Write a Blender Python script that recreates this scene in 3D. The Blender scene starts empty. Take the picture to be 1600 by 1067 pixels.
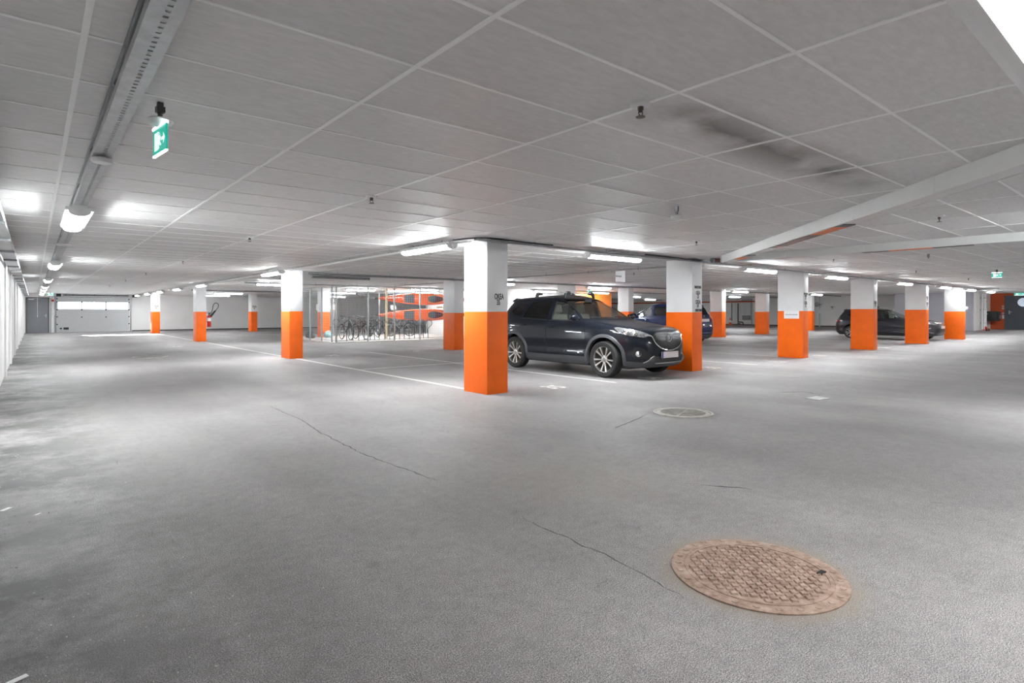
import bpy, bmesh, math, random
from mathutils import Vector, Matrix

# ---------------------------------------------------------------- camera, world, sun, exposure
SC = bpy.context.scene
COL = SC.collection
EYE = 1.29            # camera height above the asphalt
CEIL = 2.43           # ceiling height
cd = bpy.data.cameras.new('camera')
cam = bpy.data.objects.new('camera', cd)
COL.objects.link(cam)
cam.location = (0, 0, EYE)
cam.rotation_euler = (math.radians(90), 0, math.radians(-39.7))
cd.sensor_width = 36
cd.lens = 20.25
cd.shift_y = -46.5 / 1600
cd.clip_start = 0.05
cd.clip_end = 200
SC.camera = cam
SC.view_settings.view_transform = 'Standard'
SC.view_settings.look = 'None'
SC.view_settings.gamma = 1
SC.view_settings.use_curve_mapping = False
SC.view_settings.exposure = 1.72
SC.cycles.max_bounces = 9
SC.cycles.diffuse_bounces = 6
SC.cycles.glossy_bounces = 4
SC.cycles.transparent_max_bounces = 12
SC.cycles.use_denoising = True
SC.cycles.sample_clamp_indirect = 6

world = bpy.data.worlds.new('outdoor_daylight')
SC.world = world
world.use_nodes = True
bg = world.node_tree.nodes['Background']
bg.inputs[0].default_value = (0.92, 0.96, 1.0, 1)
bg.inputs[1].default_value = 2.2

sd = bpy.data.lights.new('sun', 'SUN')
sd.energy = 14
sd.angle = math.radians(0.6)
sd.color = (1.0, 0.97, 0.92)
sun = bpy.data.objects.new('sun', sd)
COL.objects.link(sun)
sun.rotation_euler = Vector((0.95, -6.9, -1.62)).to_track_quat('-Z', 'Y').to_euler()

LAMP = 48.0           # strength of the tube luminaires' diffusers
R = math.radians
PI = math.pi
random.seed(7)

# ---------------------------------------------------------------- materials
MATS = {}

def nt(name):
    m = bpy.data.materials.new(name)
    m.use_nodes = True
    t = m.node_tree
    return m, t, t.nodes, t.links, t.nodes['Principled BSDF']

def mat(name, color, rough=0.5, metal=0.0, var=0.06, scale=8.0, bump=0.0, bscale=60.0, coat=0.0, spec=0.5, emit=None, estr=0.0, alpha=1.0):
    """A procedural surface: base colour with a little noise variation and optional fine bump."""
    if name in MATS:
        return MATS[name]
    m, t, N, L, b = nt(name)
    tc = N.new('ShaderNodeTexCoord')
    nz = N.new('ShaderNodeTexNoise')
    nz.inputs['Scale'].default_value = scale
    nz.inputs['Detail'].default_value = 6
    L.new(tc.outputs['Object'], nz.inputs['Vector'])
    mr = N.new('ShaderNodeMapRange')
    mr.inputs['From Min'].default_value = 0.3
    mr.inputs['From Max'].default_value = 0.7
    mr.inputs['To Min'].default_value = 1 - var
    mr.inputs['To Max'].default_value = 1 + var
    L.new(nz.outputs['Fac'], mr.inputs['Value'])
    hs = N.new('ShaderNodeHueSaturation')
    hs.inputs['Color'].default_value = (*color, 1)
    L.new(mr.outputs['Result'], hs.inputs['Value'])
    L.new(hs.outputs['Color'], b.inputs['Base Color'])
    b.inputs['Roughness'].default_value = rough
    b.inputs['Metallic'].default_value = metal
    b.inputs['Coat Weight'].default_value = coat
    b.inputs['Coat Roughness'].default_value = 0.04
    b.inputs['Specular IOR Level'].default_value = spec
    if emit:
        b.inputs['Emission Color'].default_value = (*emit, 1)
        b.inputs['Emission Strength'].default_value = estr
    if bump:
        n2 = N.new('ShaderNodeTexNoise')
        n2.inputs['Scale'].default_value = bscale
        n2.inputs['Detail'].default_value = 4
        L.new(tc.outputs['Object'], n2.inputs['Vector'])
        bp = N.new('ShaderNodeBump')
        bp.inputs['Strength'].default_value = bump
        bp.inputs['Distance'].default_value = 0.01
        L.new(n2.outputs['Fac'], bp.inputs['Height'])
        L.new(bp.outputs['Normal'], b.inputs['Normal'])
    MATS[name] = m
    return m

def glass_mat(name, tint, refl=0.08, rough=0.02):
    if name in MATS:
        return MATS[name]
    m, t, N, L, b = nt(name)
    N.remove(b)
    tr = N.new('ShaderNodeBsdfTransparent')
    tr.inputs[0].default_value = (*tint, 1)
    gl = N.new('ShaderNodeBsdfGlossy')
    gl.inputs['Roughness'].default_value = rough
    lw = N.new('ShaderNodeLayerWeight')
    lw.inputs['Blend'].default_value = 0.35
    mr = N.new('ShaderNodeMapRange')
    mr.inputs['To Min'].default_value = refl
    mr.inputs['To Max'].default_value = 0.42
    L.new(lw.outputs['Fresnel'], mr.inputs['Value'])
    mx = N.new('ShaderNodeMixShader')
    L.new(mr.outputs['Result'], mx.inputs[0])
    L.new(tr.outputs[0], mx.inputs[1])
    L.new(gl.outputs[0], mx.inputs[2])
    L.new(mx.outputs[0], N['Material Output'].inputs['Surface'])
    MATS[name] = m
    return m

def asphalt_mat():
    m, t, N, L, b = nt('worn_asphalt')
    tc = N.new('ShaderNodeTexCoord')
    P = tc.outputs['Object']
    def noise(scale, detail=6, rough=0.6, vec=None, sc=None):
        n = N.new('ShaderNodeTexNoise')
        n.inputs['Scale'].default_value = scale
        n.inputs['Detail'].default_value = detail
        n.inputs['Roughness'].default_value = rough
        if sc:
            mp = N.new('ShaderNodeMapping')
            mp.inputs['Scale'].default_value = sc
            L.new(P, mp.inputs['Vector'])
            L.new(mp.outputs[0], n.inputs['Vector'])
        else:
            L.new(P, n.inputs['Vector'])
        return n.outputs['Fac']
    def ramp(fac, stops):
        r = N.new('ShaderNodeValToRGB')
        e = r.color_ramp.elements
        e[0].position, e[0].color = stops[0][0], (*stops[0][1], 1)
        e[1].position, e[1].color = stops[-1][0], (*stops[-1][1], 1)
        for p, c in stops[1:-1]:
            k = e.new(p); k.color = (*c, 1)
        L.new(fac, r.inputs[0])
        return r.outputs[0]
    def mix(mode, fac, a, bb):
        x = N.new('ShaderNodeMix')
        x.data_type = 'RGBA'; x.blend_type = mode
        if isinstance(fac, float): x.inputs[0].default_value = fac
        else: L.new(fac, x.inputs[0])
        for sock, v in ((x.inputs[6], a), (x.inputs[7], bb)):
            if isinstance(v, tuple): sock.default_value = (*v, 1)
            else: L.new(v, sock)
        return x.outputs[2]
    g = lambda v: (v, v * 0.985, v * 0.985)
    base = ramp(noise(0.55, 5), [(0.30, g(0.20)), (0.5, g(0.24)), (0.72, g(0.285))])
    lane = ramp(noise(0.9, 4, 0.55, sc=(1.0, 0.18, 1)), [(0.35, g(0.75)), (0.65, g(1.12))])
    c = mix('MULTIPLY', 0.55, base, lane)
    grit = ramp(noise(230, 3, 0.85), [(0.38, g(0.22)), (0.5, g(0.95)), (0.62, g(2.1))])
    mott = ramp(noise(14, 7, 0.75), [(0.36, g(0.72)), (0.5, g(1.0)), (0.64, g(1.22))])
    c = mix('MULTIPLY', 0.5, c, mott)
    spots = ramp(noise(3.1, 9, 0.8), [(0.30, g(0.55)), (0.42, g(1.0)), (0.6, g(1.05))])
    c = mix('MULTIPLY', 0.65, c, spots)
    grit2 = ramp(noise(115, 5, 0.9), [(0.40, g(0.42)), (0.5, g(1.0)), (0.60, g(1.65))])
    c = mix('MULTIPLY', 0.6, c, grit2)
    c = mix('MULTIPLY', 0.9, c, grit)
    # pale stones and dark pits
    v = N.new('ShaderNodeTexVoronoi'); v.inputs['Scale'].default_value = 38
    L.new(P, v.inputs['Vector'])
    stone = N.new('ShaderNodeMath'); stone.operation = 'LESS_THAN'; stone.inputs[1].default_value = 0.075
    L.new(v.outputs['Distance'], stone.inputs[0])
    sel = N.new('ShaderNodeSeparateColor'); L.new(v.outputs['Color'], sel.inputs[0])
    s1 = N.new('ShaderNodeMath'); s1.operation = 'GREATER_THAN'; s1.inputs[1].default_value = 0.93
    L.new(sel.outputs[0], s1.inputs[0])
    s2 = N.new('ShaderNodeMath'); s2.operation = 'MULTIPLY'
    L.new(stone.outputs[0], s2.inputs[0]); L.new(s1.outputs[0], s2.inputs[1])
    c = mix('MIX', s2.outputs[0], c, (0.55, 0.53, 0.5))
    s3 = N.new('ShaderNodeMath'); s3.operation = 'GREATER_THAN'; s3.inputs[1].default_value = 0.95
    L.new(sel.outputs[1], s3.inputs[0])
    s4 = N.new('ShaderNodeMath'); s4.operation = 'MULTIPLY'
    L.new(stone.outputs[0], s4.inputs[0]); L.new(s3.outputs[0], s4.inputs[1])
    c = mix('MIX', s4.outputs[0], c, (0.03, 0.03, 0.03))
    # shade and vignette painted into the colour by the left wall, with ragged grime
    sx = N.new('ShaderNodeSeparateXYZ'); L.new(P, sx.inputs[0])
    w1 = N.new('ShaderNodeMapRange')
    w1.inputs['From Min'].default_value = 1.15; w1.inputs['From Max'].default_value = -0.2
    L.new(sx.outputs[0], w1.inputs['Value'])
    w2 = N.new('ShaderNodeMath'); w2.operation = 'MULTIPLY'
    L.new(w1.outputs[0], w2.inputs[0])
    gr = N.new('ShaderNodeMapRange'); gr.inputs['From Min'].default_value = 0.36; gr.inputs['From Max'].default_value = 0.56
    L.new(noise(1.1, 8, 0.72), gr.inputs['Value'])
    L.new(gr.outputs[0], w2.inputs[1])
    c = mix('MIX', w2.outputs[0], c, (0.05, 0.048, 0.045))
    # rust and dirt soaked into the asphalt around the two manholes
    def halo(cx, cy, r0, r1, col, c, amt):
        vm = N.new('ShaderNodeVectorMath'); vm.operation = 'DISTANCE'
        mp = N.new('ShaderNodeMapping'); mp.inputs['Scale'].default_value = (1, 1, 0)
        L.new(P, mp.inputs['Vector']); L.new(mp.outputs[0], vm.inputs[0])
        vm.inputs[1].default_value = (cx, cy, 0)
        a = N.new('ShaderNodeMath'); a.operation = 'ADD'
        nn = N.new('ShaderNodeMath'); nn.operation = 'MULTIPLY_ADD'; nn.inputs[1].default_value = 0.16; nn.inputs[2].default_value = -0.08
        L.new(noise(7, 5), nn.inputs[0]); L.new(vm.outputs['Value'], a.inputs[0]); L.new(nn.outputs[0], a.inputs[1])
        mr = N.new('ShaderNodeMapRange'); mr.inputs['From Min'].default_value = r1; mr.inputs['From Max'].default_value = r0
        mr.inputs['To Max'].default_value = amt
        L.new(a.outputs[0], mr.inputs['Value'])
        return mix('MIX', mr.outputs[0], c, col)
    c = halo(2.75, 1.42, 0.40, 0.52, (0.27, 0.215, 0.155), c, 0.6)
    c = halo(6.37, 4.26, 0.38, 0.50, (0.17, 0.15, 0.13), c, 0.6)
    c = halo(3.3, 3.1, 0.2, 0.9, (0.24, 0.205, 0.165), c, 0.35)
    L.new(c, b.inputs['Base Color'])
    rr = N.new('ShaderNodeMapRange'); rr.inputs['To Min'].default_value = 0.5; rr.inputs['To Max'].default_value = 0.75
    L.new(noise(1.4), rr.inputs['Value']); L.new(rr.outputs[0], b.inputs['Roughness'])
    b.inputs['Specular IOR Level'].default_value = 0.45
    bp = N.new('ShaderNodeBump'); bp.inputs['Strength'].default_value = 0.35; bp.inputs['Distance'].default_value = 0.003
    L.new(noise(260, 3, 0.8), bp.inputs['Height']); L.new(bp.outputs[0], b.inputs['Normal'])
    return m

def ceiling_mat():
    m, t, N, L, b = nt('gypsum_ceiling_tile')
    tc = N.new('ShaderNodeTexCoord'); P = tc.outputs['Object']
    mp = N.new('ShaderNodeMapping'); mp.inputs['Rotation'].default_value = (0, 0, 0.3); mp.inputs['Scale'].default_value = (1.0, 3.0, 1)
    L.new(P, mp.inputs['Vector'])
    n = N.new('ShaderNodeTexNoise'); n.inputs['Scale'].default_value = 9; n.inputs['Detail'].default_value = 9; n.inputs['Roughness'].default_value = 0.7
    L.new(mp.outputs[0], n.inputs['Vector'])
    r = N.new('ShaderNodeValToRGB')
    r.color_ramp.elements[0].position = 0.3; r.color_ramp.elements[0].color = (0.66, 0.65, 0.645, 1)
    r.color_ramp.elements[1].position = 0.7; r.color_ramp.elements[1].color = (0.79, 0.78, 0.775, 1)
    L.new(n.outputs['Fac'], r.inputs[0])
    # tile to tile tone (tiles of 1.2 x 0.6 m)
    mt = N.new('ShaderNodeMapping'); mt.inputs['Location'].default_value = (-0.13, 0.08, 0); mt.inputs['Scale'].default_value = (1 / 1.2, 1 / 0.6, 0)
    mt.vector_type = 'POINT'
    L.new(P, mt.inputs['Vector'])
    fl = N.new('ShaderNodeVectorMath'); fl.operation = 'FLOOR'; L.new(mt.outputs[0], fl.inputs[0])
    wn = N.new('ShaderNodeTexWhiteNoise'); L.new(fl.outputs[0], wn.inputs['Vector'])
    mr = N.new('ShaderNodeMapRange'); mr.inputs['To Min'].default_value = 0.95; mr.inputs['To Max'].default_value = 1.05
    L.new(wn.outputs['Value'], mr.inputs['Value'])
    hs = N.new('ShaderNodeHueSaturation'); L.new(r.outputs[0], hs.inputs['Color']); L.new(mr.outputs[0], hs.inputs['Value'])
    # soot blown across the tiles from the sprinkler at X=2.6, in a ragged band
    sx = N.new('ShaderNodeSeparateXYZ'); L.new(P, sx.inputs[0])
    d = N.new('ShaderNodeMath'); d.operation = 'SUBTRACT'; d.inputs[1].default_value = 1.95; L.new(sx.outputs[1], d.inputs[0])
    ab = N.new('ShaderNodeMath'); ab.operation = 'ABSOLUTE'; L.new(d.outputs[0], ab.inputs[0])
    b1 = N.new('ShaderNodeMapRange'); b1.inputs['From Min'].default_value = 0.34; b1.inputs['From Max'].default_value = 0.0; L.new(ab.outputs[0], b1.inputs['Value'])
    b2 = N.new('ShaderNodeMapRange'); b2.inputs['From Min'].default_value = 2.55; b2.inputs['From Max'].default_value = 2.9; L.new(sx.outputs[0], b2.inputs['Value'])
    b3 = N.new('ShaderNodeMapRange'); b3.inputs['From Min'].default_value = 6.3; b3.inputs['From Max'].default_value = 5.2; L.new(sx.outputs[0], b3.inputs['Value'])
    n2 = N.new('ShaderNodeTexNoise'); n2.inputs['Scale'].default_value = 1.7; n2.inputs['Detail'].default_value = 5; L.new(P, n2.inputs['Vector'])
    b4 = N.new('ShaderNodeMapRange'); b4.inputs['From Min'].default_value = 0.30; b4.inputs['From Max'].default_value = 0.52; L.new(n2.outputs['Fac'], b4.inputs['Value'])
    prod = b1.outputs[0]
    for q in (b2, b3, b4):
        mm = N.new('ShaderNodeMath'); mm.operation = 'MULTIPLY'; L.new(prod, mm.inputs[0]); L.new(q.outputs[0], mm.inputs[1]); prod = mm.outputs[0]
    mx = N.new('ShaderNodeMix'); mx.data_type = 'RGBA'
    mf = N.new('ShaderNodeMath'); mf.operation = 'MULTIPLY'; mf.inputs[1].default_value = 0.95; L.new(prod, mf.inputs[0])
    L.new(mf.outputs[0], mx.inputs[0]); L.new(hs.outputs[0], mx.inputs[6]); mx.inputs[7].default_value = (0.16, 0.15, 0.14, 1)
    L.new(mx.outputs[2], b.inputs['Base Color'])
    b.inputs['Roughness'].default_value = 0.52
    b.inputs['Specular IOR Level'].default_value = 0.85
    bp = N.new('ShaderNodeBump'); bp.inputs['Strength'].default_value = 0.12; bp.inputs['Distance'].default_value = 0.004
    L.new(n.outputs['Fac'], bp.inputs['Height']); L.new(bp.outputs[0], b.inputs['Normal'])
    return m

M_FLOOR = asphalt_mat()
M_CEIL = ceiling_mat()
M_WALL = mat('white_wall_paint', (0.84, 0.835, 0.83), 0.5, var=0.03, scale=1.3, bump=0.08, bscale=30)
M_WALLSHADE = mat('shaded_white_wall_paint', (0.56, 0.56, 0.62), 0.55, var=0.03, scale=1.3)  # white wall in shade, the shade put into the colour
M_TEE = mat('white_ceiling_tee', (0.95, 0.95, 0.945), 0.35, var=0.02)
M_WHITE = mat('white_column_paint', (0.82, 0.82, 0.83), 0.38, var=0.03, scale=3, bump=0.06, bscale=25)
M_ORANGE = mat('orange_column_paint', (0.93, 0.15, 0.006), 0.42, spec=0.3, var=0.05, scale=4, bump=0.06, bscale=25)
M_RUSTRED = mat('orange_red_wall_paint', (0.52, 0.075, 0.012), 0.45, var=0.05, scale=3)
M_ORANGEW = mat('orange_wall_paint', (0.88, 0.24, 0.03), 0.4, var=0.05, scale=3)
M_GALV = mat('galvanised_steel', (0.50, 0.51, 0.52), 0.38, 0.85, var=0.12, scale=14)
M_DGALV = mat('dull_zinc', (0.30, 0.31, 0.32), 0.45, 0.7, var=0.15, scale=10)
M_BLACK = mat('black_plastic', (0.018, 0.018, 0.02), 0.45, var=0.1)
M_RUBBER = mat('tyre_rubber', (0.022, 0.022, 0.023), 0.75, var=0.15, scale=20)
M_DARK = mat('dark_cavity', (0.008, 0.008, 0.009), 0.8)
M_WPLAST = mat('white_plastic', (0.78, 0.78, 0.78), 0.35, var=0.02)
M_GREYDOOR = mat('grey_door_paint', (0.20, 0.21, 0.235), 0.4, var=0.04, scale=3)
M_LINE = mat('white_road_paint', (0.62, 0.61, 0.58), 0.6, var=0.22, scale=14, bump=0.3, bscale=120)
M_INK = mat('black_stencil_paint', (0.02, 0.02, 0.022), 0.5)
M_LAMP = mat('lit_diffuser', (0.9, 0.9, 0.9), 0.3, emit=(0.935, 0.985, 1.0), estr=LAMP)
M_LAMPD = mat('lit_diffuser_weak', (0.9, 0.9, 0.9), 0.3, emit=(0.935, 0.985, 1.0), estr=LAMP * 0.5)
M_RED = mat('signal_red_paint', (0.60, 0.02, 0.015), 0.3, var=0.05)
M_CHROME = mat('bright_chrome', (0.78, 0.78, 0.78), 0.12, 1.0, var=0.02)

# ---------------------------------------------------------------- mesh helpers
class MB:
    """Collects shapes into one mesh; each shape takes a material slot."""
    def __init__(self):
        self.bm = bmesh.new()
        self.mi = 0
    def _f(self, vs, smooth=False):
        try:
            f = self.bm.faces.new(vs)
            f.material_index = self.mi
            f.smooth = smooth
            return f
        except ValueError:
            return None
    def box(self, x0, x1, y0, y1, z0, z1, M=None, bevel=0.0):
        co = [(x0, y0, z0), (x1, y0, z0), (x1, y1, z0), (x0, y1, z0), (x0, y0, z1), (x1, y0, z1), (x1, y1, z1), (x0, y1, z1)]
        vs = [self.bm.verts.new((M @ Vector(c)) if M else c) for c in co]
        fs = [self._f([vs[i] for i in q]) for q in ((0, 3, 2, 1), (4, 5, 6, 7), (0, 1, 5, 4), (1, 2, 6, 5), (2, 3, 7, 6), (3, 0, 4, 7))]
        if bevel:
            es = set(e for f in fs for e in f.edges)
            r = bmesh.ops.bevel(self.bm, geom=list(es), offset=bevel, segments=2, affect='EDGES', profile=0.7)
            for f in r['faces']:
                f.material_index = self.mi; f.smooth = True
        return self
    def quad(self, *c):
        self._f([self.bm.verts.new(v) for v in c]); return self
    def lathe(self, prof, seg=24, M=None, smooth=True, cap=True):
        """prof: list of (radius, height) turned about local Z."""
        rings = []
        for r, z in prof:
            ring = []
            for k in range(seg):
                a = 2 * PI * k / seg
                v = Vector((r * math.cos(a), r * math.sin(a), z))
                ring.append(self.bm.verts.new(M @ v if M else v))
            rings.append(ring)
        for i in range(len(rings) - 1):
            for k in range(seg):
                k2 = (k + 1) % seg
                self._f([rings[i][k], rings[i][k2], rings[i + 1][k2], rings[i + 1][k]], smooth)
        if cap:
            self._f(list(reversed(rings[0])), False); self._f(rings[-1], False)
        return self
    def cyl(self, p0, p1, r, r1=None, seg=14, cap=True):
        p0, p1 = Vector(p0), Vector(p1)
        d = p1 - p0
        q = d.to_track_quat('Z', 'Y').to_matrix().to_4x4()
        M = Matrix.Translation(p0) @ q
        return self.lathe([(r, 0), (r if r1 is None else r1, d.length)], seg, M, True, cap)
    def tube(self, pts, r, seg=8, closed=False):
        pts = [Vector(p) for p in pts]
        n = len(pts)
        rr = r if isinstance(r, (list, tuple)) else [r] * n
        rings = []
        up = None
        for i, p in enumerate(pts):
            if closed: t = pts[(i + 1) % n] - pts[i - 1]
            else: t = pts[min(i + 1, n - 1)] - pts[max(i - 1, 0)]
            t.normalize()
            if up is None:
                up = Vector((0, 0, 1)) if abs(t.z) < 0.9 else Vector((1, 0, 0))
            up = (up - t * up.dot(t)).normalized()
            s = t.cross(up)
            rings.append([self.bm.verts.new(p + (up * math.cos(2 * PI * k / seg) + s * math.sin(2 * PI * k / seg)) * rr[i]) for k in range(seg)])
        m = n if closed else n - 1
        for i in range(m):
            a, b = rings[i], rings[(i + 1) % n]
            for k in range(seg):
                k2 = (k + 1) % seg
                self._f([a[k], a[k2], b[k2], b[k]], True)
        if not closed:
            self._f(list(reversed(rings[0]))); self._f(rings[-1])
        return self
    def prism(self, poly, h0, h1, M=None, smooth=False):
        """poly in local XY, extruded along local Z from h0 to h1."""
        a = [self.bm.verts.new(M @ Vector((x, y, h0)) if M else (x, y, h0)) for x, y in poly]
        b = [self.bm.verts.new(M @ Vector((x, y, h1)) if M else (x, y, h1)) for x, y in poly]
        self._f(list(reversed(a))); self._f(b)
        n = len(poly)
        for i in range(n):
            j = (i + 1) % n
            self._f([a[i], a[j], b[j], b[i]], smooth)
        return self
    def sphere(self, c, r, seg=16, rings=10, scale=(1, 1, 1)):
        prof = [(max(1e-4, r * math.sin(PI * i / rings)), -r * math.cos(PI * i / rings)) for i in range(rings + 1)]
        M = Matrix.Translation(Vector(c)) @ Matrix.Diagonal((*scale, 1))
        return self.lathe(prof, seg, M, True, True)
    def build(self, name, mats, parent=None, loc=(0, 0, 0), rz=0.0, smooth_angle=40, fix=True):
        if fix:
            bmesh.ops.recalc_face_normals(self.bm, faces=self.bm.faces)
        me = bpy.data.meshes.new(name)
        self.bm.to_mesh(me); self.bm.free()
        for m in (mats if isinstance(mats, (list, tuple)) else [mats]):
            me.materials.append(m)
        if smooth_angle:
            me.set_sharp_from_angle(angle=R(smooth_angle))
        o = bpy.data.objects.new(name, me)
        COL.objects.link(o)
        o.parent = parent
        o.location = loc
        o.rotation_euler = (0, 0, rz)
        return o

def tag(o, label, cat, group=None, kind=None):
    o['label'] = label; o['category'] = cat
    if group: o['group'] = group
    if kind: o['kind'] = kind
    return o

def thing(name, label, cat, loc=(0, 0, 0), rz=0.0, group=None):
    o = bpy.data.objects.new(name, None)
    o.empty_display_size = 0.2
    COL.objects.link(o)
    o.location = loc; o.rotation_euler = (0, 0, rz)
    return tag(o, label, cat, group)

def struct(o):
    o['kind'] = 'structure'; return o

def kids(o):
    return [c for c in bpy.data.objects if c.parent == o]

def dup(root, loc, rz, label, group=None):
    r = root.copy(); COL.objects.link(r)
    r.location = loc; r.rotation_euler = (0, 0, rz); r['label'] = label
    if group: r['group'] = group
    def rec(src, dst):
        for ch in kids(src):
            c = ch.copy(); COL.objects.link(c); c.parent = dst
            rec(ch, c)
    rec(root, r)
    return r

def lettering(s, size, m, parent, loc, rot, name='lettering', sx=1.0, ext=0.001, align='CENTER', space=1.0):
    cu = bpy.data.curves.new(name, 'FONT')
    cu.body = s; cu.size = size; cu.extrude = ext; cu.align_x = align; cu.align_y = 'CENTER'
    cu.space_character = space
    cu.offset = size * 0.02
    cu.materials.append(m)
    tmp = bpy.data.objects.new('tmp_text', cu)
    COL.objects.link(tmp)
    dg = bpy.context.evaluated_depsgraph_get()
    me = bpy.data.meshes.new_from_object(tmp.evaluated_get(dg))
    bpy.data.objects.remove(tmp)
    me.name = name
    me.transform(Matrix.Diagonal((sx, 1, 1, 1)))
    o = bpy.data.objects.new(name, me)
    COL.objects.link(o)
    o.parent = parent; o.location = loc; o.rotation_euler = rot
    return o

ROT_FRONT = (R(90), 0, 0)            # on a face looking towards -Y
ROT_WEST = (R(90), 0, R(-90))        # on a face looking towards -X

def floor_z(x):
    """The asphalt rises gently towards the stair door at the far end."""
    t = min(1, max(0, (x - 33.5) / 10.5))
    return 0.2 * t * t * (3 - 2 * t)

# ---------------------------------------------------------------- the room
XW, XE, YS, YN = -0.45, 44.3, -7.0, 45.6
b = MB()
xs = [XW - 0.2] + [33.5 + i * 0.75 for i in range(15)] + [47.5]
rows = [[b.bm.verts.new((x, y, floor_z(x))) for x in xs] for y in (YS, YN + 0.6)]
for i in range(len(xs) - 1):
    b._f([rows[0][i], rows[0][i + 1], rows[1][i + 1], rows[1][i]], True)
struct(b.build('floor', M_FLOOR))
b = MB(); b.box(XW - 0.2, 47.5, YS, YN + 0.6, CEIL, CEIL + 0.15)
struct(b.build('ceiling', M_CEIL))

# T-bars of the suspended ceiling
b = MB()
x = 0.16 - 1.205
k = 0
while x < 46:
    if x > XW:
        b.box(x - 0.0125, x + 0.0125, YS, YN, CEIL - 0.006, CEIL - 0.0005)
    x += 1.205
y = 1.745 - 0.597 * 14
while y < YN:
    b.box(XW, 46, y - 0.010, y + 0.010, CEIL - 0.0045, CEIL - 0.0002)
    y += 0.597
struct(b.build('trim_1', M_TEE, smooth_angle=0))

b = MB(); b.box(XW - 0.2, XW, YS, YN + 0.2, 0, CEIL)
for i in range(12):                      # shallow ribs added in place of soft light stripes along the wall
    yy = 4.0 + i * 3.7
    b.box(XW - 0.01, XW + 0.035, yy, yy + 0.35, 0, CEIL)
struct(b.build('wall_left', M_WALL))

# end wall with the garage door opening (X 1.05..4.9) and the steel door (X -0.35..0.72)
GX0, GX1, GZ = 1.05, 4.92, 2.22
b = MB()
b.box(XW - 0.2, -0.36, YN, YN + 0.3, 0, CEIL)
b.box(-0.36, 0.72, YN, YN + 0.3, 2.17, CEIL)
b.box(0.72, GX0, YN, YN + 0.3, 0, CEIL)
b.box(GX0, GX1, YN, YN + 0.3, GZ, CEIL)
b.box(GX1, XE + 0.3, YN, YN + 0.3, 0, CEIL)
struct(b.build('wall_back', M_WALL))
b = MB(); b.box(XE, XE + 0.2, 12.5, YN, floor_z(XE) - 0.1, CEIL)
struct(b.build('wall_right', M_WALL))
b = MB(); b.box(XW, 47, YS - 0.2, YS, 0, CEIL)
struct(b.build('wall_front', M_WALL))

# white service core at the right end; shade of its west face painted in grey
b = MB()
b.mi = 1; b.box(42.0, 42.02, 8.62, 12.6, 0.1, CEIL)
b.mi = 0; b.box(42.02, 46.2, 8.6, 12.5, 0.1, CEIL)
struct(b.build('wall_core', [M_WALL, M_WALLSHADE]))
b = MB(); b.box(46.0, 46.2, 7.88, 8.6, 0.15, CEIL)
b.box(46.0, 46.2, 6.6, 7.88, 2.16 + 0.1, CEIL)
b.box(46.0, 46.2, YS, 6.6, 0.15, CEIL)
struct(b.build('wall_stair', M_RUSTRED))
# stair core behind the cars
b = MB(); b.box(17.8, 21.6, 22.2, 29.2, 0, CEIL)
struct(b.build('wall_storage', M_WALL))
b = MB(); b.box(21.6, 26.0, 22.2, 29.2, 0, CEIL)
struct(b.build('wall_orange', M_ORANGEW))

# steel door in the end wall
b = MB(); b.box(-0.31, 0.67, YN + 0.02, YN + 0.07, 0.0, 2.12)
dr = struct(b.build('door_1', M_GREYDOOR))
b = MB()
b.box(-0.38, -0.31, YN - 0.02, YN + 0.08, 0, 2.18); b.box(0.67, 0.74, YN - 0.02, YN + 0.08, 0, 2.18); b.box(-0.31, 0.67, YN - 0.02, YN + 0.08, 2.12, 2.18)
b.build('door_frame', mat('dark_grey_frame', (0.10, 0.10, 0.11), 0.4), dr)
b = MB(); b.box(0.56, 0.60, YN, YN + 0.03, 0.95, 1.15); b.cyl((0.58, YN, 1.05), (0.58, YN - 0.05, 1.05), 0.01); b.cyl((0.585, YN - 0.05, 1.05), (0.46, YN - 0.05, 1.05), 0.01)
b.build('door_handle', M_GALV, dr)
b = MB(); b.box(-0.26, 0.0, YN - 0.04, YN + 0.02, 2.02, 2.08); b.box(-0.05, 0.3, YN - 0.05, YN - 0.035, 2.085, 2.1)
b.build('door_closer', M_WPLAST, dr)

# sectional garage door
M_PANEL = mat('garage_panel', (0.50, 0.51, 0.52), 0.4, var=0.03)
M_CLEAR = glass_mat('acrylic_pane', (0.93, 0.95, 0.97), 0.04)
b = MB()
y0, y1 = YN + 0.05, YN + 0.09
secs = [0.0, 0.50, 0.97, 1.42]
for i in range(3):
    b.box(GX0 + 0.03, GX1 - 0.03, y0, y1, secs[i], secs[i + 1] - 0.0005)
WZ0, WZ1 = 1.46, 1.90
b.box(GX0 + 0.03, GX1 - 0.03, y0, y1, 1.42, WZ0)
b.box(GX0 + 0.03, GX1 - 0.03, y0, y1, WZ1, 2.20)
wx = [GX0 + 0.03, GX0 + 0.10, 2.32, 2.38, 3.58, 3.64, GX1 - 0.10, GX1 - 0.03]
for i in (0, 2, 4, 6):
    b.box(wx[i], wx[i + 1], y0, y1, WZ0, WZ1)
gd = struct(b.build('door_2', M_PANEL))
for i in (1, 3, 5):
    b = MB(); b.box(wx[i], wx[i + 1], y0 + 0.015, y0 + 0.02, WZ0, WZ1)
    b.build('window_pane', M_CLEAR, gd)
b = MB()
b.box(GX1 - 0.03, GX1 + 0.07, YN - 0.05, YN + 0.03, 0, 2.25)
b.box(GX0 - 0.07, GX0 + 0.03, YN - 0.05, YN + 0.03, 0, 2.25)
b.box(GX0, GX1, YN - 0.02, YN + 0.03, 2.2, 2.25)
b.build('door_track', M_DGALV, gd)
b = MB()
b.cyl((GX0 + 0.35, YN - 0.12, 2.33), (GX1 - 0.1, YN - 0.12, 2.33), 0.035)
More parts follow.
